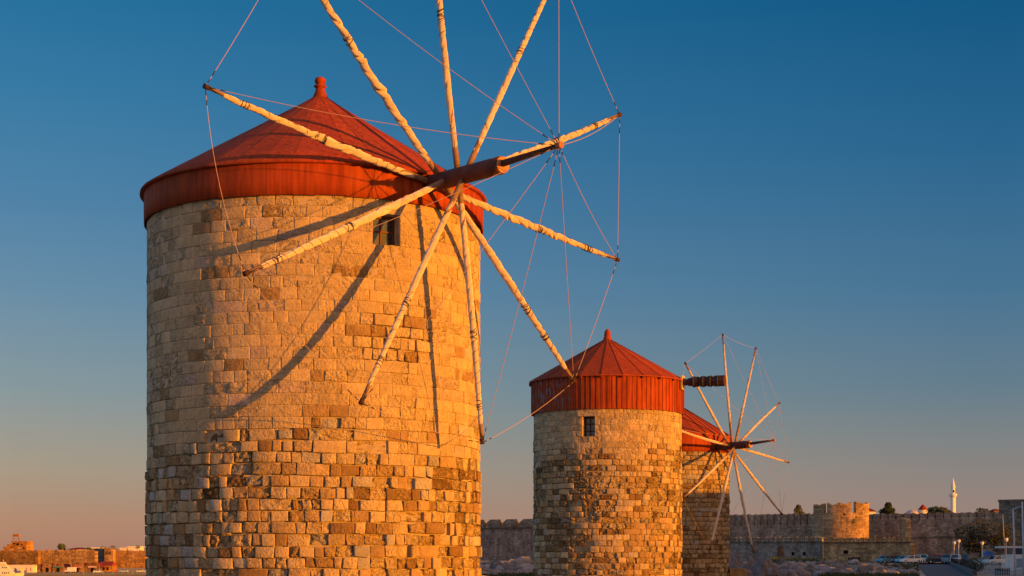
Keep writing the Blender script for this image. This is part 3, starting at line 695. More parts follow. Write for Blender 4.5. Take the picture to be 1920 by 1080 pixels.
def leafcloud(mb, c, rad, n, size, cols, shell=.35, seed=0):
    rnd = random.Random(seed)
    for _ in range(n):
        while True:
            p = Vector((rnd.uniform(-1, 1), rnd.uniform(-1, 1), rnd.uniform(-1, 1)))
            if shell < p.length < 1: break
        nn = noise.noise(p * 1.7 + Vector((seed, 0, 0)))
        if nn < -.12 and rnd.random() < .75: continue
        k = 1 + .30 * nn
        q = Vector((c[0] + p.x * rad[0] * k, c[1] + p.y * rad[1] * k, c[2] + p.z * rad[2] * k))
        a = Vector((rnd.gauss(0, 1), rnd.gauss(0, 1), rnd.gauss(0, 1))).normalized(); b_ = a.orthogonal().normalized(); s_ = size * rnd.uniform(.6, 1.3)
        cl = rnd.choice(cols); v = rnd.uniform(.7, 1.25)
        mb.add([q - a * s_, q + b_ * s_ * .6, q + a * s_, q - b_ * s_ * .6], [(0, 1, 2, 3)], (cl[0] * v, cl[1] * v, cl[2] * v, 0))
GREEN = [(.045, .07, .018), (.06, .08, .022), (.035, .055, .016)]; OLIVE = [(.07, .075, .03), (.055, .06, .025), (.09, .07, .03)]
def tree(name, label, loc, blobs, n, size, cols, trunk_h, trunk_r, seed, cat='tree', group=None):
    t = thing(name, label, cat, loc, 0, group); mb = MB()
    for i, (c, r) in enumerate(blobs): leafcloud(mb, c, r, n, size, cols, .3, seed + i)
    mb.build('crown', M['leaf'], t)
    tm = MB(); tm.tube([(0, 0, -.3), (.05, 0, trunk_h * .5), (0, 0, trunk_h)], [trunk_r, trunk_r * .8, trunk_r * .5], 8)
    for i, (c, r) in enumerate(blobs): tm.tube([(0, 0, trunk_h * .7), (c[0] * .5, c[1] * .5, (trunk_h * .7 + c[2]) / 2), (c[0], c[1], c[2] + r[2] * .2)], [trunk_r * .5, trunk_r * .35, trunk_r * .12], 5)
    tm.build('trunk', M['bark'], t); return t
def palm(label, loc, h, fr, seed, group=None):
    rnd = random.Random(seed); t = thing('palm_tree', label, 'palm', loc, 0, group)
    MB().tube([(0, 0, -.3), (.1, 0, h * .5), (0, 0, h)], [.35, .28, .3], 8).build('trunk', M['bark'], t)
    dead = MB()
    leafcloud(dead, (0, 0, h - fr * .35), (.8, .8, fr * .45), 120, .35, [(.16, .10, .04), (.12, .08, .035)], .2, seed); dead.build('dead_fronds', M['leaf'], t)
    for k in range(26):
        a = rnd.uniform(0, 2 * PI); up = rnd.uniform(-.5, 1.1); L = fr * rnd.uniform(.8, 1.1); mb = MB(); pts = []
        for j in range(7):
            s_ = j / 6; pts.append(Vector((cos(a) * L * s_ * cos(up * .8), sin(a) * L * s_ * cos(up * .8), h + L * (sin(up) * s_ - .75 * s_ * s_))))
        wv = Vector((-sin(a), cos(a), 0)); cl = rnd.choice(GREEN); T = (*[q * rnd.uniform(.8, 1.6) for q in cl], 0)
        for j in range(6):
            w0 = .55 * math.sin(PI * (j + .3) / 6.6); w1 = .55 * math.sin(PI * (j + 1.3) / 6.6) if j < 5 else .05
            dr = Vector((0, 0, -.25))
            mb.add([pts[j], pts[j] + wv * w0 + dr, pts[j + 1] + wv * w1 + dr, pts[j + 1], pts[j] - wv * w0 + dr, pts[j + 1] - wv * w1 + dr], [(0, 1, 2, 3), (0, 3, 5, 4)], T)
        mb.build('frond', M['leaf'], t)
    return t

def car(label, loc, head, colour, kind='hatch', lit=None, group='cars parked below the town wall'):
    """head: direction of the nose, radians from +X"""
    t = thing('parked_car', label, 'car', loc, head, group)
    L, Wd = (4.1, .86) if kind != 'suv' else (4.5, .92); hh = 1.0 if kind != 'suv' else 1.22; k = L / 4.1
    # side profile, nose at +x
    pr = [(-2.0, .30), (2.02, .30), (2.08, .48), (2.03, .66), (1.80, .80), (1.05, .95), (-1.85, 1.0), (-2.04, .92), (-2.08, .55)]
    z = lambda q: q if q < .6 else .6 + (q - .6) * (hh - .25) / .75 if kind != 'suv' else q * 1.12
    pr = [(x * k, z(q)) for x, q in pr]
    n = len(pr); V = []
    for y, s_ in ((-Wd, .0), (-Wd * .97, 1.), (Wd * .97, 1.), (Wd, .0)):
        for x, q in pr: V.append((x * (1 if s_ else .985), y, q if s_ else q + (.04 if q < .5 else -.035)))
    b = MB(); tint = (*colour, 0)
    b.add(V, [tuple(range(n))[::-1], tuple(range(3 * n, 4 * n))] + [(r * n + i, r * n + (i + 1) % n, (r + 1) * n + (i + 1) % n, (r + 1) * n + i) for r in range(3) for i in range(n)][::1], tint)
    b.build('body', M['carpaint'], t)
    top = hh + .48; gz = pr[5][1] - .03
    x0, x1, x2, x3 = (-1.88 * k, -1.45 * k, .45 * k, 1.12 * k); yi = Wd * .76
    g = MB(); g.add([(x0, -Wd * .94, gz), (x3, -Wd * .94, gz), (x3, Wd * .94, gz), (x0, Wd * .94, gz), (x1, -yi, top), (x2, -yi, top), (x2, yi, top), (x1, yi, top)],
                    [(0, 1, 5, 4), (1, 2, 6, 5), (2, 3, 7, 6), (3, 0, 4, 7), (4, 5, 6, 7)]); g.build('windows', M['carglass'], t)
    r = MB(); r.add([(x1 - .06, -yi, top - .02), (x2 + .06, -yi, top - .02), (x2 + .06, yi, top - .02), (x1 - .06, yi, top - .02), (x1 + .1, -yi * .9, top + .05), (x2 - .1, -yi * .9, top + .05), (x2 - .1, yi * .9, top + .05), (x1 + .1, yi * .9, top + .05)],
                    [(0, 1, 5, 4), (1, 2, 6, 5), (2, 3, 7, 6), (3, 0, 4, 7), (4, 5, 6, 7), (3, 2, 1, 0)], tint); r.build('roof', M['carpaint'], t)
    for sy in (-1, 1):
        for xa, xb in ((x0, x1), (x3, x2), (-.45 * k, -.45 * k)):
            MB().tube([(xa, sy * Wd * .95, gz), (xb, sy * (yi + .012), top)], .05, 4, tint, smooth=False).build('pillar', M['carpaint'], t)
        MB().box(.75 * k, .95 * k, sy * (Wd + .08) - .07, sy * (Wd + .08) + .07, gz, gz + .13, tint).build('wing_mirror', M['carpaint'], t)
        MB().box(1.93 * k, 2.085 * k, sy * .66 - .16, sy * .66 + .16, .60, .72, (.8, .8, .8, 0)).build('headlight', M['plain'], t)
        MB().box(-2.10 * k, -1.98 * k, sy * .70 - .12, sy * .70 + .12, .66, .86, (.35, .02, .02, 0)).build('tail_light', M['plain'], t)
        for wx in (-1.28 * k, 1.28 * k):
            y0 = sy * (Wd - .08)
            w_ = MB().tube([(wx, y0 - .10, .31), (wx, y0 + .10, .31)], .31, 14).build('tyre', M['tyre'], t)
            MB().tube([(wx, y0 + sy * .06, .31), (wx, y0 + sy * .115, .31)], .20, 10, (.55, .55, .55, 0)).build('rim', M['plain'], w_)
    return t

def lamp_post(label, loc, h, colour, style='globe', group='street lamps by the car park'):
    t = thing('street_lamp', label, 'street lamp', loc, 0, group); T = (*colour, 0)
    MB().tube([(0, 0, 0), (0, 0, h * .12), (0, 0, h * .13), (0, 0, h - .5)], [.13, .12, .075, .06], 8, T).build('pole', M['plain'], t)
    if style == 'globe':
        MB().lathe([(.03, h - .52), (.2, h - .48), (.30, h - .30), (.32, h - .15), (.28, h - .02)], 12, (1, 1, 1, 0)).build('lamp_globe', M['lampglass'], t)
        MB().lathe([(.36, h - .04), (.34, h + .02), (.0, h + .10)], 12, T).build('lamp_cap', M['plain'], t)
    else:
        MB().lathe([(.08, h - .5), (.16, h - .42), (.24, h - .08), (.05, h + .08), (0, h + .2)], 6, T).build('lantern', M['plain'], t)
        MB().box(-.4, .4, -.03, .03, h - .62, h - .56, T).build('cross_arm', M['plain'], t)
    return t

# ------------------------------------------------------------------ town walls on the right (their faces look away from the sun)
PHI = R_(37)
town_wall('town_wall', 'tall shaded wall with broad slotted merlons left of the round tower', 'wall', 1330, 1527, 396, PHI, 965, M['wall'], (1.45, .32, 3.0), 3, tint=(.9, .86, .88, 0))
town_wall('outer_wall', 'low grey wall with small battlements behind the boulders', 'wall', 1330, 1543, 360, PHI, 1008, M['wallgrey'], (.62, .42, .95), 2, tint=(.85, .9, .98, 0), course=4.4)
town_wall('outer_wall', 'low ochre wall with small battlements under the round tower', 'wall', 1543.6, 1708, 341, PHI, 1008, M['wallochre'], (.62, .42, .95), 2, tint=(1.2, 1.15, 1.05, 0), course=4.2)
town_wall('town_wall', 'long shaded wall between the round tower and the corner bastion', 'wall', 1622, 1878, 378, PHI, 963, M['wall'], (1.6, .28, 1.5), 3, tint=(.95, .92, .92, 0), course=5.6)
MBt = thing('wall_buttress', 'pale buttress standing out of the long shaded wall', 'buttress', (*W(1697, 1040, 345).xy, 0), -PHI)
MB().prism([(-.9, -.4), (.9, -.4), (.7, 9.0), (-.7, 9.6)], -.9, 1.5, (1.1, 1.1, 1.05, 0)).build('masonry', M['wallochre'], MBt)
bs = thing('corner_bastion', 'high dark square bastion at the end of the long wall', 'bastion', (*W(1873, 1040, 333).xy, 0), -PHI)
zb_ = W(0, 937, 333).z
MB().box(0, 16, 0, 9, -.5, zb_ - .5, (.8, .8, .8, 0)).build('masonry', M['wallgrey'], bs)
MB().box(-.15, 16.1, -.15, 9.1, zb_ - .5, zb_, (.7, .7, .7, 0)).build('parapet', M['wallgrey'], bs)
# round tower, right half in the sun
Dr = 366; rt = thing('round_tower', 'broad round tower of the town wall, its right side glowing in the sun', 'tower', (*W(1576, 1040, Dr).xy, 0))
zr = W(0, 945, Dr).z; Rr = U(52, Dr)
mb = MB(); V = []; nr_, nz_ = 48, 14
for j in range(nz_ + 1):
    for i in range(nr_):
        t_ = 2 * PI * i / nr_; V.append(cyl(t_, Rr + N(i * .9, j * .9, 3) * .16, -.4 + (zr - 2.1 + .4) * j / nz_))
mb.add(V, [(j * nr_ + i, j * nr_ + (i + 1) % nr_, (j + 1) * nr_ + (i + 1) % nr_, (j + 1) * nr_ + i) for j in range(nz_) for i in range(nr_)], (1.2, 1.25, 1.2, 0), True)
mb.lathe([(Rr - .1, zr - 2.12), (Rr - 1.3, zr - 2.12), (0, zr - 2.1)], nr_, (1.1, 1.1, 1.1, 0))
mb.build('masonry', M['farwall'], rt)
# battlement pieces with gaps where the sky shows
for (x0, x1, dz) in ((1526, 1545, .0), (1551.5, 1572, .15), (1572, 1596, .45), (1604, 1629, .55)):
    a0 = math.asin(max(-.999, min(.999, (x0 - 1576) / 52.5))) - R_(11.5); a1_b = math.asin(max(-.999, min(.999, (x1 - 1576) / 52.5))) - R_(11.5)
    mb = MB(); k = 8; V = []
    for rr_ in (Rr + .05, Rr - .9):
        for zz in (zr - 2.16, zr + dz * .6):
            for i in range(k + 1):
                V.append(cyl(a0 + (a1_b - a0) * i / k, rr_, zz + (0 if zz < zr - 1 else -.42 * math.sin(PI * i / k) + N(i, x0) * .15)))
    q = k + 1
    fs = [(i, i + 1, q + i + 1, q + i) for i in range(k)] + [(2 * q + i, 2 * q + i + 1, 3 * q + i + 1, 3 * q + i) for i in range(k)] + [(q + i, q + i + 1, 3 * q + i + 1, 3 * q + i) for i in range(k)] + [(0, q, 3 * q, 2 * q), (k, q + k, 3 * q + k, 2 * q + k)]
    mb.add(V, fs, (1.2, 1.25, 1.2, 0)); mb.build('merlon', M['farwall'], rt)
for (a, zz, w_, h_) in ((R_(-2), zr - 2.7, .7, .45), (R_(22), zr - 3.4, .4, .4)):
    MB().box(-w_ / 2, w_ / 2, -.04, .3, 0, h_, (1, 1, 1, 0), a, cyl(a, Rr - .05, zz)).build('loophole', M['void'], rt)
o_sh = thing('wall_shrub', 'small caper bush growing on the sunlit side of the round tower', 'shrub', Vector((*W(1576, 1040, Dr).xy, 0)) + Vector(cyl(R_(16), Rr, zr - 4)))
mb = MB(); leafcloud(mb, (0, -.1, 0), (.5, .35, .5), 60, .16, GREEN, .1, 3); mb.build('foliage', M['leaf'], o_sh)
# door niche and loopholes in the outer walls
def on_wall(xl, D, px, z):       # a point on the face of a wall of the PHI family
    P0, L = along(xl, px, D, PHI); return (P0.x + L * cos(PHI), P0.y - L * sin(PHI), z)
nd = thing('blocked_doorway', 'bricked up arched doorway in the low grey wall', 'doorway', on_wall(1330, 360, 1464, 0), -PHI)
MB().prism([(-.8, 1.2)] + [(.8 * -cos(PI * k / 8), 2.9 + .8 * sin(PI * k / 8)) for k in range(9)] + [(.8, 1.2)], -.12, .1, (.55, .38, .30, 0)).build('brick_infill', M['wall'], nd)
MB().prism([(-1.05, 1.2)] + [(1.05 * -cos(PI * k / 8), 2.9 + 1.05 * sin(PI * k / 8)) for k in range(9)] + [(1.05, 1.2)], -.06, .1, (.9, .9, .9, 0)).build('arch_stones', M['wallgrey'], nd)
for px, py, lb in ((1487, 1043, 'dark loophole in the low grey wall, nearer the doorway'), (1508, 1043, 'dark loophole in the low grey wall, nearer the ochre wall')):
    n_ = thing('loophole', lb, 'loophole', on_wall(1330, 360, px, 1.9), -PHI); MB().box(-.3, .3, -.06, .05, -.35, .35, (1, 1, 1, 0)).build('opening', M['void'], n_)
wn_ = thing('wall_window', 'square framed window in the low ochre wall', 'window', on_wall(1543.6, 341, 1586, 2.2), -PHI)
MB().box(-.5, .5, -.05, .05, -.35, .4).build('opening', M['void'], wn_); MB().box(-.7, .7, -.16, -.05, -.5, -.36, (1.2, 1.2, 1.2, 0)).build('sill', M['wallochre'], wn_)
# wall in the gap between the first two mills
gw = town_wall('town_wall', 'dim wall with gabled merlons between the close and the middle windmill', 'wall', 850, 1040, 470, R_(40), 990, M['wall'], None, 3, tint=(.85, .8, .88, 0))
P0, Lg = along(850, 1040, 470, R_(40)); zt_ = W(0, 990, 470).z
gm = MB().add([(0, -.1, 0), (4.9, -.1, 0), (4.9, 1.5, 0), (0, 1.5, 0), (.0, -.1, 1.2), (4.9, -.1, 1.2), (4.9, 1.5, 1.2), (0, 1.5, 1.2), (.9, .7, 2.3), (4.9, .7, 2.3)],
              [(0, 1, 5, 4), (2, 3, 7, 6), (3, 0, 4, 7), (1, 2, 6, 9, 5), (4, 5, 9, 8), (6, 7, 8, 9), (7, 4, 8)], (.75, .70, .70, 0)).mesh('merlon', M['wall'])
for k in range(int(Lg / 6.1)): link('merlon', gm, gw, (.2 + k * 6.1, 0, zt_ - .05))
MB().box(0, Lg, -.3, .0, zt_ - .5, zt_ - .1, (.4, .4, .4, 0)).build('string_course', M['wall'], gw)

# ------------------------------------------------------------------ behind the wall
def house(name, label, x0, x1, ytop, D, m, roof=None, rh=1.2, depth=6, z0=0., cat='house', windows=0, base=0., tint=(1, 1, 1, 0), rtint=(.9, .6, .5, 0), rz=0.):
    a, b_ = W(x0, ytop, D), W(x1, ytop, D); w_ = b_.x - a.x; t = thing(name, label, cat, (a.x, D, base), rz); h = a.z - base
    MB().box(0, w_, 0, depth, -.3, h, tint).build('wall', m, t)
    if roof == 'hip':
        e = .3; MB().add([(-e, -e, h), (w_ + e, -e, h), (w_ + e, depth + e, h), (-e, depth + e, h), (w_ * .35, depth / 2, h + rh), (w_ * .65, depth / 2, h + rh)], [(0, 1, 5, 4), (1, 2, 5), (2, 3, 4, 5), (3, 0, 4), (3, 2, 1, 0)], rtint).build('roof', M['red'], t)
    if roof == 'flat': MB().box(-.15, w_ + .15, -.15, depth + .15, h, h + .35, (tint[0] * .9, tint[1] * .9, tint[2] * .9, 0)).build('parapet', m, t)
    for k in range(windows):
        xx = w_ * (k + .5) / windows; f = MB().box(xx - .55, xx + .55, -.05, .02, h - 2.4, h - .9, (.8, .75, .7, 0)).build('window', M['plain'], t); MB().box(xx - .42, xx + .42, -.07, -.05, h - 2.28, h - 1.02).build('pane', M['glass'], f)
    return t
house('house', 'red roofed house peeping out right of the round tower', 1626, 1642, 959, 430, M['white'], 'hip', .9, 6)
tree('rounded_tree', 'dark dome shaped tree with a knob on top behind the long wall', (*W(1664, 0, 425).xy, 0), [((0, 0, 12.3), (2.3, 2.1, 2.1)), ((0, 0, 12.3), (1.9, 1.8, 1.8)), ((.2, 0, 14.4), (.8, .75, .9))], 1500, .26, [(.02, .03, .012), (.03, .045, .015)], 11.5, .3, 3)
dm = thing('domed_roof', 'low pale dome behind the long wall beside the red turret', 'dome', (*W(1710, 0, 450).xy, 0)); zd = W(0, 963, 450).z
MB().lathe([(2.0, zd - .6), (1.9, zd), (1.5, zd + .5), (.9, zd + .85), (.3, zd + 1.0), (0, zd + 1.02)], 20, (.6, .55, .55, 0)).build('dome', M['white'], dm); MB().lathe([(2.15, 0), (2.1, zd - .6), (1.9, zd - .6)], 20).build('drum', M['white'], dm)
tu = thing('turret', 'little white turret with a red conical roof above the wall', 'turret', (*W(1730.5, 0, 450).xy, 0)); zu = W(0, 955, 450).z; ru = U(9, 450)
MB().lathe([(ru, 0), (ru, zu)], 16, (.9, .8, .75, 0)).build('wall', M['white'], tu); MB().lathe([(ru * 1.02, zu - .2), (ru * 1.0, zu), (ru * .55, zu + .75), (0, zu + 1.45)], 16, (.8, .75, .75, 0)).build('roof', M['red'], tu)
palm('date palm with drooping fronds behind the wall beside the red turret', (*W(1752, 0, 440).xy, 0), 14.2, 2.6, 5)
tree('bushy_tree', 'olive bushy tree behind the wall, between palm and minaret', (*W(1767, 0, 438).xy, 0), [((0, 0, 13.4), (1.6, 1.5, 1.1)), ((1.2, 0, 12.9), (1.3, 1.2, .9))], 700, .24, OLIVE, 11.5, .25, 8)
tree('bushy_tree', 'small dark tree behind the wall near the corner bastion', (*W(1842, 0, 420).xy, 0), [((0, 0, 12.6), (1.9, 1.6, 1.1))], 800, .22, [(.03, .035, .02), (.045, .05, .025)], 11, .2, 9)
house('house', 'orange tiled house corner just left of the corner bastion', 1864, 1876, 957.5, 400, M['farwall'], 'hip', .5, 4)
tree('conical_tree', 'small conical tree rising behind the merloned wall', (*W(1497, 0, 410).xy, 0), [((0, 0, 12.6), (1.1, 1.0, 1.1)), ((0, 0, 13.6), (.6, .6, .6)), ((.9, 0, 11.9), (.9, .8, .5))], 600, .2, [(.07, .08, .02), (.09, .07, .02)], 10.8, .15, 10)
# minaret
Dm = 600; mn = thing('minaret', 'slender white minaret with one balcony rising behind the wall', 'minaret', (*W(1787, 0, Dm).xy, 0)); zz = lambda y: W(0, y, Dm).z; rr3 = U(4.6, Dm)
MB().lathe([(rr3 * 1.05, 0), (rr3, zz(932))], 14, (1.05, 1.0, 1.0, 0)).build('shaft', M['white'], mn)
MB().lathe([(rr3, zz(933)), (rr3 * 1.3, zz(931)), (rr3 * 1.55, zz(929.5)), (rr3 * 1.6, zz(926)), (rr3 * 1.5, zz(926)), (rr3 * 1.45, zz(928.5)), (rr3 * .75, zz(928.5))], 14, (.95, .9, .9, 0)).build('balcony', M['white'], mn)
MB().lathe([(rr3 * .78, zz(929)), (rr3 * .78, zz(914))], 14, (1.05, 1, 1, 0)).build('upper_shaft', M['white'], mn)
MB().lathe([(rr3 * .9, zz(914)), (rr3 * .8, zz(911)), (rr3 * .45, zz(904)), (.05, zz(897)), (.02, zz(895.5))], 14, (1.0, .95, .95, 0)).build('spire', M['white'], mn)
for y in (921,): MB().box(-.18, .18, -rr3 - .06, -rr3 + .3, zz(y) - .5, zz(y) + .4, (1, 1, 1, 0), R_(8)).build('window', M['void'], mn)

# ------------------------------------------------------------------ trees, lamps and cars below the wall
tree('broad_tree', 'wide sparse dark green tree standing in front of the long wall', (*W(1838, 0, 322).xy, 0),
     [((-3.0, 0, 5.6), (2.2, 2, 1.8)), ((-.6, 0, 6.8), (2.6, 2.2, 2.0)), ((2.2, 0, 6.2), (2.4, 2.1, 2.2)), ((.4, 0, 4.2), (3.4, 2.2, 1.5)), ((3.6, 0, 4.0), (1.6, 1.6, 2.0)), ((-1.4, .3, 3.0), (2.2, 1.6, 1.1))], 800, .21, [(.025, .035, .016), (.032, .04, .02), (.05, .035, .02)], 5, .28, 21)
tree('broad_tree', 'dark tree growing against the corner bastion', (*W(1895, 0, 318).xy, 0), [((0, 0, 4.2), (2.2, 2, 2.8)), ((-1, 0, 6.5), (1.5, 1.3, 1.6))], 500, .2, [(.03, .04, .018), (.045, .045, .02)], 3.5, .22, 27)
lamp_post('black lantern lamp post before the ochre wall, left of the parked row', (*W(1637.5, 0, 338).xy, 0), 4.6, (.03, .03, .03), 'lantern')
lamp_post('black lantern lamp post rising behind the white car of the row', (*W(1681.5, 0, 336).xy, 0), 4.5, (.03, .03, .03), 'lantern')
lamp_post('white globe lamp post with sunlit top, shorter of a close pair', (*W(1789, 0, 305).xy, 0), 4.1, (.62, .60, .56))
lamp_post('white globe lamp post, taller of a close pair', (*W(1797.5, 0, 292).xy, 0), 4.3, (.62, .60, .58))
lamp_post('white globe lamp post standing alone before the wide dark tree', (*W(1841.5, 0, 285).xy, 0), 3.9, (.5, .5, .5))
lamp_post('sunlit globe lamp post beside the thin leaning mast', (*W(1886.5, 0, 250).xy, 0), 4.2, (.6, .5, .4))
CARG = 'cars parked below the town wall'
LB, DKB, WH = (.18, .34, .42), (.02, .035, .06), (.62, .64, .66)
for lb, px, D, hd, col, kd in (
    ('teal blue hatchback at the left end of the slanting parked row', 1660, 330, R_(218), (.10, .28, .36), 'hatch'),
    ('small dark red car squeezed second in the slanting parked row', 1669, 331, R_(218), (.28, .03, .04), 'hatch'),
    ('white car with a tall roof, third in the slanting parked row', 1681, 333, R_(215), WH, 'suv'),
    ('dark navy car in the slanting parked row beside the white one', 1690, 328, R_(215), DKB, 'hatch'),
    ('pale blue car overlapped by the pale silver hatchback', 1697, 326, R_(212), LB, 'hatch'),
    ('silver beige hatchback side on, sunlight put into its pale paint', 1708, 317, R_(184), (.85, .78, .70), 'hatch'),  # paint lightened to stand in for sun blocked by railing and shed
    ('red car roof showing behind the slanting parked row', 1699, 341, R_(200), (.45, .03, .04), 'hatch'),
    ('pale mint white hatchback facing right behind the road end', 1732, 326, R_(-25), (.55, .68, .66), 'suv'),
    ('black saloon parked right of the pale mint hatchback', 1757, 320, R_(-8), (.015, .018, .022), 'hatch'),
    ('bright red car mostly hidden behind the black saloon', 1762, 334, R_(0), (.50, .02, .03), 'suv'),
    ('blue grey estate seen from behind, left of the short lamp post', 1779, 316, R_(60), (.12, .22, .28), 'suv'),
    ('white van like car between the paired lamp posts', 1793, 300, R_(70), (.50, .52, .54), 'suv'),
    ('black off road car right of the paired lamp posts', 1806, 308, R_(75), (.015, .016, .02), 'suv'),
    ('dark blue hatchback behind the round hedge', 1825, 300, R_(20), (.03, .07, .12), 'hatch'),
    ('light blue car parked between the lone lamp post and the fence', 1850, 272, R_(170), (.22, .36, .44), 'hatch'),
    ('white car with pink sun on its bonnet behind the picket fence', 1868, 262, R_(200), (.70, .70, .70), 'hatch')):
    car(lb, (*W(px, 0, D).xy, 0.004), hd, col, kd, group=CARG)
# bollards at the road end
for k, px in enumerate((1724, 1728, 1732, 1736, 1740)):
    b_ = link('bollard', MB().tube([(0, 0, 0), (0, 0, .75), (0, 0, .8)], [.07, .07, .04], 8, (.03, .03, .03, 0)).mesh('bollard', M['plain']), None, (*W(px, 0, 285).xy, .004))
    tag(b_, 'dark bollard at the end of the road, %s from the silver car' % ['first', 'second', 'third', 'fourth', 'fifth'][k], 'bollard', 'bollards at the road end')
# dark fence left of the cars
fl = thing('dark_fence', 'low dark board fence left of the parked row', 'fence', (*W(1590, 0, 336).xy, 0))
for k in range(14): MB().box(k * .5, k * .5 + .46, 0, .05, 0, 1.15 + .05 * (k % 3), (.03, .03, .04, 0)).build('plank', M['plain'], fl)
# low black wall and railing beside the road
a, b_ = Vector((*gp(1779, 1056.5), 0)), Vector((*gp(1823, 1080), 0)); d = b_ - a; Lr = d.length; ang = math.atan2(d.y, d.x)
lw = thing('road_railing', 'black railing on a dark kerb wall along the right of the road', 'railing', a, ang)
MB().box(0, Lr, 0, .35, 0, .45, (.07, .065, .07, 0)).build('kerb_wall', M['plain'], lw)
for k in range(40): MB().tube([(Lr * k / 39, .18, .45), (Lr * k / 39, .18, 1.1)], .035, 5, (.02, .02, .02, 0)).build('rail_post', M['plain'], lw)
MB().tube([(0, .18, 1.1), (Lr, .18, 1.1)], .04, 6, (.02, .02, .02, 0)).build('top_rail', M['plain'], lw)
he = thing('round_hedge', 'rounded green hedge beside the black railing', 'hedge', (*W(1829, 0, 165).xy, 0))
mb = MB(); leafcloud(mb, (0, 0, .75), (.85, .8, .85), 900, .07, [(.03, .05, .018), (.045, .06, .02)], .55, 41); leafcloud(mb, (.3, 0, .5), (.75, .7, .6), 400, .07, [(.03, .05, .018)], .5, 42); mb.build('foliage', M['leaf'], he)
MB().tube([(0, 0, 0), (0, 0, .7)], .08, 6).build('trunk', M['bark'], he)
# blue awning
aw = thing('blue_awning', 'small bright blue canvas awning beyond the fence', 'awning', (*W(1848, 0, 262).xy, 0))
MB().prism([(0, 1.5), (1.2, 1.5), (1.15, 2.1), (.35, 2.3), (.05, 2.0)], 0, 1.2, (.02, .10, .35, 0)).build('canvas', M['plain'], aw)
for x in (.08, 1.1): MB().tube([(x, .08, 0), (x, .08, 1.55)], .03, 5, (.3, .3, .3, 0)).build('leg', M['plain'], aw)
# masts and gantry near the kiosk
ms = thing('leaning_mast', 'thin slightly leaning mast left of the gantry posts', 'mast', (*W(1885.5, 0, 215).xy, 0))
MB().tube([(0, 0, 0), W(1880, 964, 215) - Vector((*W(1885.5, 0, 215).xy, 0))], [.075, .045], 8, (.40, .26, .18, 0)).build('pole', M['plain'], ms)
gt = thing('gantry', 'pale metal gantry of two posts joined by a cross bar', 'gantry', (*W(1903.6, 0, 120).xy, 0)); g0 = Vector((*W(1903.6, 0, 120).xy, 0))
MB().tube([(0, 0, 0), W(1899.5, 954, 120) - g0], [.062, .055], 10, (.42, .44, .48, 0)).build('post', M['plain'], gt)
MB().tube([Vector((*W(1919.5, 0, 116).xy, 0)) - g0, W(1916.5, 941, 116) - g0], [.062, .055], 10, (.42, .44, .48, 0)).build('post', M['plain'], gt)
MB().tube([W(1899.7, 955, 120) - g0, W(1916.7, 949, 116) - g0], .04, 8, (.42, .44, .48, 0)).build('cross_bar', M['plain'], gt)
# kiosk with picket fence and steps
Dk = 150; k0 = W(1895, 0, Dk); ki = thing('kiosk', 'white harbour kiosk with flat canopy at the right edge', 'kiosk', (k0.x, k0.y, 0), R_(-10))
MB().box(0, 6, 0, 4, 0, 1.72, (1, 1, 1, 0)).build('lower_wall', M['white'], ki)
MB().box(.2, 6, .3, 3.8, 1.72, 2.3).build('window_band', M['glass'], ki)
for k in range(5): MB().box(.2 + k * 1.15, .28 + k * 1.15, .26, .32, 1.72, 2.3, (.9, .9, .9, 0)).build('window_post', M['white'], ki)
MB().box(-.9, 6.3, -.5, 4.3, 2.3, 2.48, (.85, .8, .82, 0)).build('canopy', M['white'], ki)
MB().box(.5, 1.2, -.05, .0, 0, 1.35, (.25, .32, .36, 0)).build('door', M['plain'], ki)
pf = thing('picket_fence', 'tall white picket fence in front of the kiosk', 'fence', (*W(1878.5, 0, 148).xy, 0))
for k in range(9): MB().prism([(k * .13, 0), (k * .13 + .06, 0), (k * .13 + .06, 1.68), (k * .13 + .03, 1.76), (k * .13, 1.68)], 0, .025, (.85, .88, .9, 0)).build('picket', M['white'], pf)
for z_ in (.35, 1.3): MB().box(0, 1.12, .026, .06, z_, z_ + .07, (.85, .88, .9, 0)).build('rail', M['white'], pf)
pf = thing('picket_fence', 'low white picket fence right of the hedge', 'fence', (*W(1845, 0, 152).xy, 0))
for k in range(13): MB().prism([(k * .13, 0), (k * .13 + .05, 0), (k * .13 + .05, 1.15), (k * .13 + .025, 1.22), (k * .13, 1.15)], 0, .025, (.45, .52, .56, 0)).build('picket', M['white'], pf)
for z_ in (.3, .9): MB().box(0, 1.65, .026, .06, z_, z_ + .06, (.45, .52, .56, 0)).build('rail', M['white'], pf)
wb = thing('ramp_wall', 'pale sloping ramp wall below the picket fence', 'wall', (*W(1872, 0, 138).xy, 0)); MB().prism([(0, 0), (3.2, 0), (3.2, .75), (.1, .25)], 0, 1.2, (.55, .65, .68, 0)).build('ramp', M['white'], wb)
bb_ = thing('black_barrier', 'short black slatted barrier below the kiosk', 'barrier', (*W(1866, 0, 134).xy, 0))
for k in range(9): MB().box(k * .14, k * .14 + .07, 0, .04, 0, .62 - .05 * (k % 2), (.02, .022, .025, 0)).build('slat', M['plain'], bb_)
MB().box(0, 1.2, .041, .07, .4, .47, (.02, .022, .025, 0)).build('rail', M['plain'], bb_)

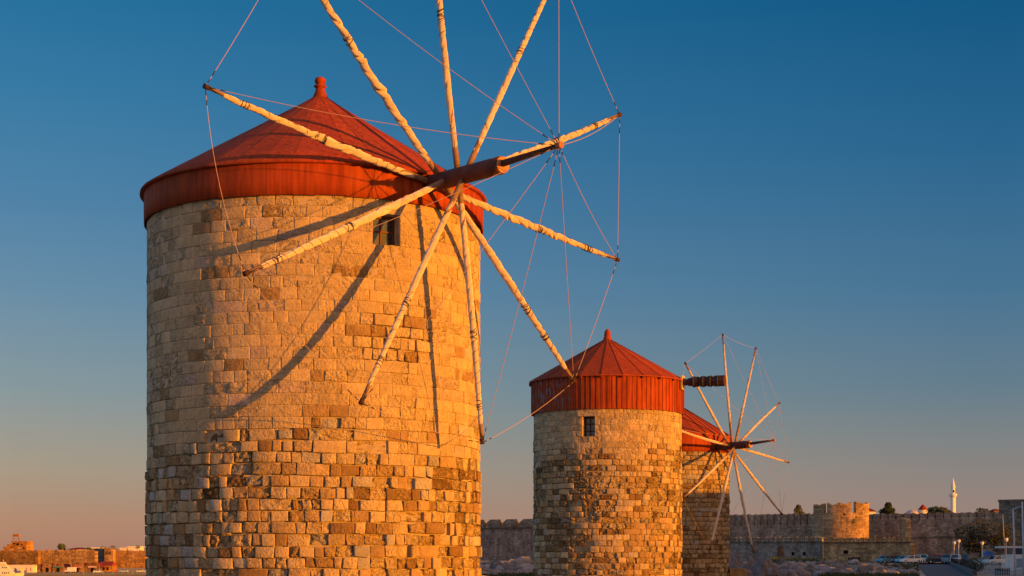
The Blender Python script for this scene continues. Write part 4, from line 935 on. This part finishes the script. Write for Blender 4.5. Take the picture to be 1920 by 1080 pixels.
# ------------------------------------------------------------------ rocks and rough ground
bld = [(1384, 1053, 112, 24, 15, 'pitted grey boulder on top of the heap beside the farthest windmill'),
       (1407, 1060, 110, 26, 17, 'large honeycombed boulder at the left of the heap'), (1432, 1064, 109, 34, 20, 'largest pale boulder in the middle of the heap'),
       (1452, 1070, 106, 18, 16, 'rounded boulder at the right edge of the heap'), (1394, 1076, 104, 30, 16, 'broad boulder at the foot of the heap, nearest the windmill'),
       (1478, 1074, 118, 26, 12, 'brown boulder just right of the heap'), (1486, 1068, 126, 16, 12, 'pointed brown rock behind the brown boulder'), (1375, 1064, 108, 18, 14, 'dark boulder wedged against the farthest windmill'),
       (1716, 1070, 172, 11, 9, 'pointed pink rock at the left edge of the road'), (1690, 1068, 178, 16, 7, 'flat pale slab lying in the grass before the cars')]
for i, (px, py, D, w_, h_, lb) in enumerate(bld):
    top = W(px, py - h_ * .6, D).z; sx_ = U(w_, D) * .62; V, fs = icorock(i * 3.3, 3, (sx_, sx_ * .9, max(.3, top * .8)), .42)
    v = random.uniform(.85, 1.15)
    o = link('boulder', MB().add(V, fs, (v, v * .98, v, 0), False).mesh('boulder', M['rock']), None, (*W(px, 0, D).xy, top * .25), 0)
    tag(o, lb, 'boulder', 'boulders along the shore')
bank = MB()
V = []; 
for j in range(14):
    D = 100 + j * 17
    for i in range(30):
        px = 860 + i * 30.2; hgt = .25 * N(i * .5, j * .6, 2) + .12
        edge = (i in (0, 29) or j in (0, 13)); x = (px - 960) / F * D
        V.append((x, D, -.1 if edge or px > 1715 else max(-.1, hgt)))
bank.add(V, [(j * 30 + i, j * 30 + i + 1, (j + 1) * 30 + i + 1, (j + 1) * 30 + i) for j in range(13) for i in range(29)], smooth=True)
bko = st('rocky_bank', bank, M['ground'])
rms = []
for k in range(8):
    V, fs = icorock(k * 7.1 + 50, 2, (1, .9, .7), .4); v = .7 + .12 * k
    rms.append(MB().add(V, fs, (v, v * (.94 + .012 * k), v * (.86 + .02 * k), 0), False).mesh('stone', M['rock']))
rubble = MB(); rnd = random.Random(5); spots = []
for k in range(900):
    px = rnd.choice([rnd.uniform(1372, 1715), rnd.uniform(1372, 1715), rnd.uniform(895, 1005)]); py = rnd.uniform(1056, 1085) if px > 1100 else rnd.uniform(1058, 1088)
    if px > 1640 and py < 1062: continue
    x, y = gp(px, py); 
    if noise.noise(Vector((x * .12, y * .05, 1))) < -.12: continue
    s_ = abs(rnd.gauss(0, 1)) * .32 + .18; spots.append((s_ / y, x, y, s_))
spots.sort(reverse=True)
for i, (q, x, y, s_) in enumerate(spots[:240]):
    o = link('stone', rms[i % 8], bko, (x, y, s_ * .28), rnd.uniform(0, 6)); o.scale = (s_, s_, s_ * rnd.uniform(.7, 1.3))
for (q, x, y, s_) in spots[240:]:
    V, fs = icorock(rnd.uniform(0, 99), 1, (s_, s_, s_ * .8)); v = rnd.uniform(.7, 1.2); rubble.add([(x + a, y + b, c + .06) for a, b, c in V], fs, (v, v, v, 0))
rubble.build('rubble', M['rock'], bko, kind='stuff')
gr = MB(); rnd = random.Random(9)
for k in range(26000):
    px = rnd.uniform(1440, 1722) if k % 5 else rnd.uniform(895, 1005); py = rnd.uniform(1059, 1090); x, y = gp(px, py)
    if noise.noise(Vector((x * .16, y * .05, 5))) < .02: continue
    h_ = rnd.uniform(.15, .45); a = rnd.uniform(0, PI); w_ = .11; g_ = rnd.choice([(.05, .06, .018), (.07, .065, .025), (.035, .045, .015)])
    z_ = .05; gr.add([(x - cos(a) * w_, y - sin(a) * w_, z_), (x + cos(a) * w_, y + sin(a) * w_, z_), (x + rnd.uniform(-.15, .15), y, z_ + h_)], [(0, 1, 2)], (*g_, 0))
o = gr.build('grass', M['leaf'], None, kind='stuff'); tag(o, 'dark dry grass tufts between the shore rocks', 'grass')
mb = MB(); rnd = random.Random(12)
for px in range(1440, 1545, 3):
    D = rnd.uniform(318, 330); c = W(px, 0, D); leafcloud(mb, (c.x, c.y, .5), (.9, .8, rnd.uniform(.5, 1.0)), 70, .16, GREEN, .1, px)
o = mb.build('scrub', M['leaf'], None, kind='stuff'); tag(o, 'dark low scrub at the foot of the grey wall', 'scrub')

# ------------------------------------------------------------------ harbour on the left
Q = -1.9
def hw(x0, x1, y, D): return W(x0, y, D), W(x1, y, D)
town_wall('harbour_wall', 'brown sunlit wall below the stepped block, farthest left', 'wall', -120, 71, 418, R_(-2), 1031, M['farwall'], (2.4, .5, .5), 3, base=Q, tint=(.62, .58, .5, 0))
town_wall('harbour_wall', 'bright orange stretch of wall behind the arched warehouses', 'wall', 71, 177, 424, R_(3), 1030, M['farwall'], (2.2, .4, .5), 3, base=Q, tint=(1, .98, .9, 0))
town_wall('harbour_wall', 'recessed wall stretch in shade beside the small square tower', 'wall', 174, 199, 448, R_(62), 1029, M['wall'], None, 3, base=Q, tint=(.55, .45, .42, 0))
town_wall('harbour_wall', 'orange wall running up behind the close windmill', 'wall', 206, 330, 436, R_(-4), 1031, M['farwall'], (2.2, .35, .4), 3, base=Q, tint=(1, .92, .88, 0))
a, b_ = hw(196, 212, 1026, 433); sq = thing('square_tower', 'small square tower with hanging brackets on the harbour wall', 'tower', (a.x, a.y, Q))
MB().box(0, b_.x - a.x, 0, 3, -.3, a.z - Q - .6, (1, .98, .9, 0)).build('masonry', M['farwall'], sq)
for k in range(6): MB().box(k * .36, k * .36 + .16, -.3, 0, a.z - Q - 1.9, a.z - Q - 1.1, (.9, .9, .8, 0)).build('bracket', M['farwall'], sq)
for k in range(3): MB().box(k * .85, k * .85 + .5, -.05, .3, a.z - Q - .6, a.z - Q, (1, .98, .9, 0)).build('merlon', M['farwall'], sq)
# stepped block with an open frame on the roof
D = 480; sb_ = thing('stepped_building', 'ochre stepped block with an open concrete frame on its roof', 'building', (*W(6, 0, D).xy, Q)); zq = lambda y: W(0, y, D).z - Q
x_ = lambda p: U(p - 6, D)
OC = (1.05, .85, .5, 0)
MB().box(0, x_(50), 0, 7, 0, zq(1025), OC).build('lower_floor', M['farwall'], sb_)
MB().box(x_(12), x_(49), .6, 7, zq(1025), zq(1020), OC).build('middle_floor', M['farwall'], sb_)
MB().box(x_(19), x_(49), 1.2, 7, zq(1020), zq(1014.5), OC).build('top_floor', M['farwall'], sb_)
for px in (21, 31.5): MB().box(x_(px), x_(px + 1.4), 1.5, 1.8, zq(1014.5), zq(1006), OC).build('frame_post', M['farwall'], sb_)
MB().box(x_(21), x_(33), 1.4, 3, zq(1006), zq(1001.5), OC).build('frame_tank', M['farwall'], sb_)
MB().box(x_(21), x_(33), 1.5, 1.7, zq(1010.4), zq(1009.7), OC).build('frame_rail', M['farwall'], sb_)
for px, py, w_, h_, m_ in ((20, 1026, 5, 1.6, 'void'), (22, 1018.5, 4, 1.8, 'void'), (30, 1020.5, 4, 4, 'void'), (39, 1021.5, 2.4, 2, 'void'), (33, 1027.5, 6, 2.4, 'plain'), (44, 1027.6, 2.4, 2.4, 'void')):
    yy = 1.15 if py < 1020 else (.55 if py < 1025 else -.05)
    MB().box(x_(px), x_(px + w_), yy - .05, yy + .05, zq(py + h_ / 2), zq(py - h_ / 2), (.5, .35, .25, 0)).build('window', M[m_], sb_)
palm('shaggy palm rising behind the bright harbour wall', (*W(115, 0, 450).xy, Q), W(0, 1021, 450).z - Q, 1.35, 11)
palm('low flat headed palm left of the shaded recess', (*W(167, 0, 455).xy, Q), W(0, 1028, 455).z - Q, .9, 12)
tree('umbrella_pine', 'small dark pine crown above the shaded recess', (*W(193, 0, 460).xy, Q), [((0, 0, W(0, 1027, 460).z - Q), (.8, .7, .4))], 160, .12, GREEN, 4.5, .1, 13)
tree('umbrella_pine', 'small dark pine crown above the square tower', (*W(212, 0, 462).xy, Q), [((0, 0, W(0, 1025.5, 462).z - Q), (.8, .7, .4))], 160, .12, GREEN, 5, .1, 14)
tree('bushy_tree', 'dark bush top just before the close windmill edge', (*W(258, 0, 462).xy, Q), [((0, 0, W(0, 1026, 462).z - Q), (.7, .7, .6))], 160, .12, GREEN, 5, .1, 15)
for (x0, x1, y, lb, c) in ((125, 165, 1030, 'long low house with a brown roof above the bright wall', (.8, .7, .6, 0)), (172, 190, 1028.5, 'pale flat roofed house above the shaded recess', (1, .9, .8, 0)),
                           (225, 238, 1029, 'pale low house above the wall, right of the square tower', (1, .9, .8, 0)), (240, 262, 1026.5, 'white house with dark windows above the wall', (1, .95, .9, 0))):
    house('house', lb, x0, x1, y, 470, M['white'], 'hip' if x0 == 125 else 'flat', .5, 5, base=Q, tint=c, windows=2 if x0 == 240 else 0)
# arched warehouses
def warehouse(label, xc, wpx, ytop, D, tint, sign=None):
    c = W(xc, 0, D); hw_ = U(wpx / 2, D); h = W(0, ytop, D).z - Q; t = thing('warehouse', label, 'warehouse', (c.x, c.y, Q), 0, 'arched warehouses on the quay')
    prof = [(-hw_, 0), (-hw_, h * .45)] + [(-hw_ * cos(PI * k / 10), h * .45 + h * .55 * sin(PI * k / 10) ** .8) for k in range(1, 10)] + [(hw_, h * .45), (hw_, 0)]
    MB().prism(prof, 0, .6, tint).build('gable_wall', M['farwall'], t)
    MB().add([(-hw_, .6, h * .45), (hw_, .6, h * .45), (hw_, 8, h * .5), (-hw_, 8, h * .5), (0, .6, h * .93), (0, 8, h * .93)], [(0, 4, 5, 3), (1, 2, 5, 4), (3, 5, 2)], (.7, .6, .6, 0)).build('roof', M['red'], t)
    MB().prism([(-.32, .0)] + [(-.32 * cos(PI * k / 6), .62 + .32 * sin(PI * k / 6)) for k in range(7)] + [(.32, 0)], -.03, .1).build('doorway', M['void'], t)
    MB().box(-.25, .25, -.03, .1, h * .78, h * .86).build('vent', M['void'], t)
    if sign:
        s_ = MB().box(-hw_ * .6, hw_ * .6, -.08, -.02, h * .50, h * .60, (*sign[0], 0)).build('sign_board', M['plain'], t)
        MB().box(-hw_ * .62, hw_ * .62, -.09, -.02, h * .46, h * .495, (*sign[1], 0)).build('sign_strip', M['plain'], s_)
    return t
TW = (1.0, .88, .74, 0)
warehouse('arched warehouse with dim front left of the doorways with blue sign', 66, 22, 1057, 340.6, (.85, .75, .62, 0))
warehouse('arched warehouse with a small vent above its plain door', 88.5, 20, 1056.5, 340.4, TW)
warehouse('arched warehouse with a blue sign over its doorway', 109, 21, 1056, 340.2, (.9, .8, .66, 0), ((.03, .18, .30), (.02, .25, .12)))
warehouse('broad arched warehouse with red and white sign left of white truck', 145, 26, 1053.5, 340, TW, ((.40, .05, .07), (.65, .6, .6)))
warehouse('broad arched warehouse with pink and white sign beside red roof', 173, 26, 1054, 340, (.8, .66, .5, 0), ((.65, .35, .36), (.7, .65, .62)))
yh = house('yellow_house', 'small bright yellow house with a vivid red hipped roof', 190.5, 210, 1060.5, 345, M['farwall'], None, base=Q, depth=4, tint=(1.3, 1.0, .5, 0))
hh_ = W(0, 1060.5, 345).z - Q
MB().add([(-1.3, -.2, hh_), (U(19.5, 345) + .1, -.2, hh_), (U(19.5, 345) - .6, 4, hh_ + .85), (-1.1, 4, hh_ + .85), (-1.3, 5, hh_), (U(19.5, 345), 5, hh_)], [(0, 1, 2, 3), (0, 3, 4), (1, 5, 2), (2, 5, 4, 3)], (1.25, .9, .6, 0)).build('roof', M['red'], yh)
for x in (.3, 1.1): MB().box(x, x + .35, -.04, .02, .3, 1.0).build('doorway', M['void'], yh)
# white arcade
D = 330; ar = thing('white_arcade', 'low white arcade building with two dark arches behind the yacht', 'building', (*W(13, 0, D).xy, Q)); h = W(0, 1060.5, D).z - Q; xa = lambda p: U(p - 13, D)
def arch_wall(x0, x1, y0, y1, h, arches, tint):
    mb = MB()
    xs = x0
    for (c, r, zs_) in arches:
        mb.box(xs, c - r, y0, y1, 0, h, tint)
        V = []; k = 10
        for yy in (y0, y1):
            V += [(c - r * cos(PI * i / k), yy, zs_ + r * sin(PI * i / k)) for i in range(k + 1)] + [(c - r + 2 * r * i / k, yy, h) for i in range(k + 1)]
        q = k + 1
        fs = [(i, i + 1, q + i + 1, q + i) for i in range(k)] + [(2 * q + i, 3 * q + i, 3 * q + i + 1, 2 * q + i + 1) for i in range(k)] + [(i, 2 * q + i, 2 * q + i + 1, i + 1) for i in range(k)] + [(q + i, q + i + 1, 3 * q + i + 1, 3 * q + i) for i in range(k)]
        mb.add(V, fs, tint); xs = c + r
    mb.box(xs, x1, y0, y1, 0, h, tint); return mb
arch_wall(0, xa(61), 0, .4, h, [(xa(28.5), .36, .55), (xa(41.5), .36, .55)], (1, .88, .86, 0)).build('arcade_wall', M['white'], ar)
MB().box(0, xa(61), 2.5, 3, 0, h - .1).build('back_wall', M['plain'], ar)
MB().box(-.05, xa(61) + .05, -.06, 3, h, h + .14, (1.05, .9, .7, 0)).build('roof_slab', M['white'], ar)
for px in (49, 57): MB().box(xa(px), xa(px) + .16, -.04, .02, .35, 1.0, (.4, .15, .08, 0)).build('window', M['plain'], ar)
# white box truck
D = 322; tk = thing('box_truck', 'white box truck parked before the arched warehouses', 'truck', (*W(126, 0, D).xy, Q)); q = U(14.5, D)
MB().box(0, q, 0, 1.1, .28, 1.12, (.95, .95, 1, 0)).build('box_body', M['white'], tk)
cb = MB().prism([(-.45, .22), (0, .22), (0, .95), (-.22, .95), (-.45, .6)], 0, 1.05, (.8, .8, .82, 0)).build('cab', M['white'], tk); MB().prism([(-.42, .62), (-.06, .62), (-.06, .88), (-.22, .88)], -.01, .0).build('side_window', M['carglass'], cb)
for x in (-.2, q * .75):
    for y in (.08, 1.0): w_ = MB().tube([(x, y - .07, .16), (x, y + .07, .16)], .16, 10).build('wheel', M['tyre'], tk)
for lb, px, D, hd, col in (('white small car parked before the warehouse with pink sign', 183, 322, R_(10), WH), ('white car parked under the orange wall beyond the yellow house', 232, 330, R_(175), (.5, .52, .55)), ('pale car at the foot of the wall beside the close windmill', 264, 330, R_(5), (.6, .55, .5))):
    c = car(lb, (*W(px, 0, D).xy, Q), hd, col, group='cars on the harbour quay'); c.scale = (.42, .42, .42)
rb = link('red_bin', MB().lathe([(.10, 0), (.14, .1), (.15, .5), (.11, .62), (0, .66)], 10, (.55, .02, .02, 0)).mesh('red_bin', M['plain']), None, (*W(219, 0, 325).xy, Q)); tag(rb, 'small bright red bin on the quay below the orange wall', 'bin')
# hedge strip, quay edge, yellow posts
mb = MB()
for px in range(66, 270, 4):
    c = W(px, 0, 312); leafcloud(mb, (c.x, c.y, Q + .12), (.34, .3, .2), 26, .07, [(.08, .09, .02), (.06, .08, .02)], .1, px)
o = mb.build('ground_cover', M['leaf'], None, kind='stuff'); tag(o, 'yellow green low hedge planting along the quay', 'ground cover')
for k in range(11):
    o = link('quay_post', MB().tube([(0, 0, 0), (0, 0, .42), (0, 0, .46)], [.035, .035, .02], 6, (.55, .38, .03, 0)).mesh('quay_post', M['plain']), None, (*W(64 + k * 18.5, 0, 306).xy, Q)); tag(o, ('thin yellow quay post, %s from the yacht end of the row' % ['first', 'second', 'third', 'fourth', 'fifth', 'sixth', 'seventh', 'eighth', 'ninth', 'tenth', 'eleventh'][k]), 'post', 'yellow posts along the quay edge')
# motor yacht
D = 288; wz = -2.7; y0_ = W(-60, 0, D); yt = thing('motor_yacht', 'cream white motor yacht moored at the left edge', 'yacht', (y0_.x, D, wz)); X = lambda p: U(p + 60, D); Z = lambda y: W(0, y, D).z - wz
V = []
for (x, wd, zt2) in ((0, .9, Z(1077)), (X(-20), 1.1, Z(1076.5)), (X(10), 1.0, Z(1076)), (X(28), .6, Z(1075)), (X(42), .04, Z(1073.5))):
    V += [(x * .97, 1.2 - wd * .7, -.2), (x, 1.2 - wd, zt2), (x, 1.2 + wd, zt2), (x * .97, 1.2 + wd * .7, -.2)]
MB().add(V, [(i * 4 + a, i * 4 + a + 1, i * 4 + 5 + a, i * 4 + 4 + a) for i in range(4) for a in range(3)] + [(0, 3, 2, 1)], (1.05, .95, .85, 0)).build('hull', M['white'], yt)
MB().prism([(X(-50), Z(1077)), (X(24), Z(1076)), (X(17), Z(1069.5)), (X(-46), Z(1069.5))], .55, 1.9, (1.05, .98, .88, 0)).build('main_cabin', M['white'], yt)
MB().prism([(X(-40), Z(1069.5)), (X(17), Z(1069.5)), (X(9), Z(1060)), (X(-34), Z(1060))], .7, 1.75, (1.05, .98, .88, 0)).build('upper_cabin', M['white'], yt)
MB().prism([(X(-25), Z(1060)), (X(9), Z(1060)), (X(5), Z(1054)), (X(-20), Z(1054))], .85, 1.6, (1.05, .98, .88, 0)).build('flybridge', M['white'], yt)
MB().box(X(-25), X(7), .8, 1.65, Z(1060), Z(1058.8), (.6, .22, .1, 0)).build('orange_stripe', M['plain'], yt)
for px in (-12, -5, 1.8, 5.2, 8.8): MB().box(X(px), X(px + 1.4), .66, .72, Z(1065.6), Z(1063), (1, 1, 1, 0)).build('window', M['void'], yt)
for px in (-14, -8, 2.6, 6.2, 9.8, 14): MB().box(X(px), X(px + 1.6), .5, .57, Z(1075.6), Z(1073), (1, 1, 1, 0)).build('window', M['void'], yt)
MB().tube([(X(2), 1.2, Z(1054)), (X(2), 1.2, Z(1049))], .03, 5, (.9, .7, .5, 0)).build('mast', M['plain'], yt)

# ------------------------------------------------------------------ harbour buildings out of frame towards the sun; they shade mill 3's foot and the car park
def shed(label, cx, cy, rz, w_, d_, h):
    t = thing('harbour_shed', label, 'shed', (cx, cy, 0), rz)
    MB().box(-w_ / 2, w_ / 2, -d_ / 2, d_ / 2, 0, h - 1.2, (1, .95, .9, 0)).build('wall', M['white'], t)
    MB().add([(-w_ / 2 - .3, -d_ / 2 - .3, h - 1.2), (w_ / 2 + .3, -d_ / 2 - .3, h - 1.2), (w_ / 2 + .3, d_ / 2 + .3, h - 1.2), (-w_ / 2 - .3, d_ / 2 + .3, h - 1.2), (-w_ / 2, 0, h), (w_ / 2, 0, h)], [(0, 1, 5, 4), (2, 3, 4, 5), (1, 2, 5), (3, 0, 4), (3, 2, 1, 0)], (.9, .8, .7, 0)).build('roof', M['red'], t)
    for k in range(int(w_ / 4)):
        x = -w_ / 2 + 2 + k * 4; f = MB().box(x - .6, x + .6, -d_ / 2 - .05, -d_ / 2, 1.2, 2.6, (.3, .25, .2, 0)).build('window', M['plain'], t); MB().box(x - .48, x + .48, -d_ / 2 - .07, -d_ / 2 - .05, 1.32, 2.48).build('pane', M['glass'], f)
    return t
shed('white gabled harbour shed beyond the right edge, nearer one', 57.6, 83.6, R_(59.8), 47, 8, 7.2)
shed('long white harbour shed beyond the right edge, by the car park', 103, 219, R_(60), 220, 9, 5.6)
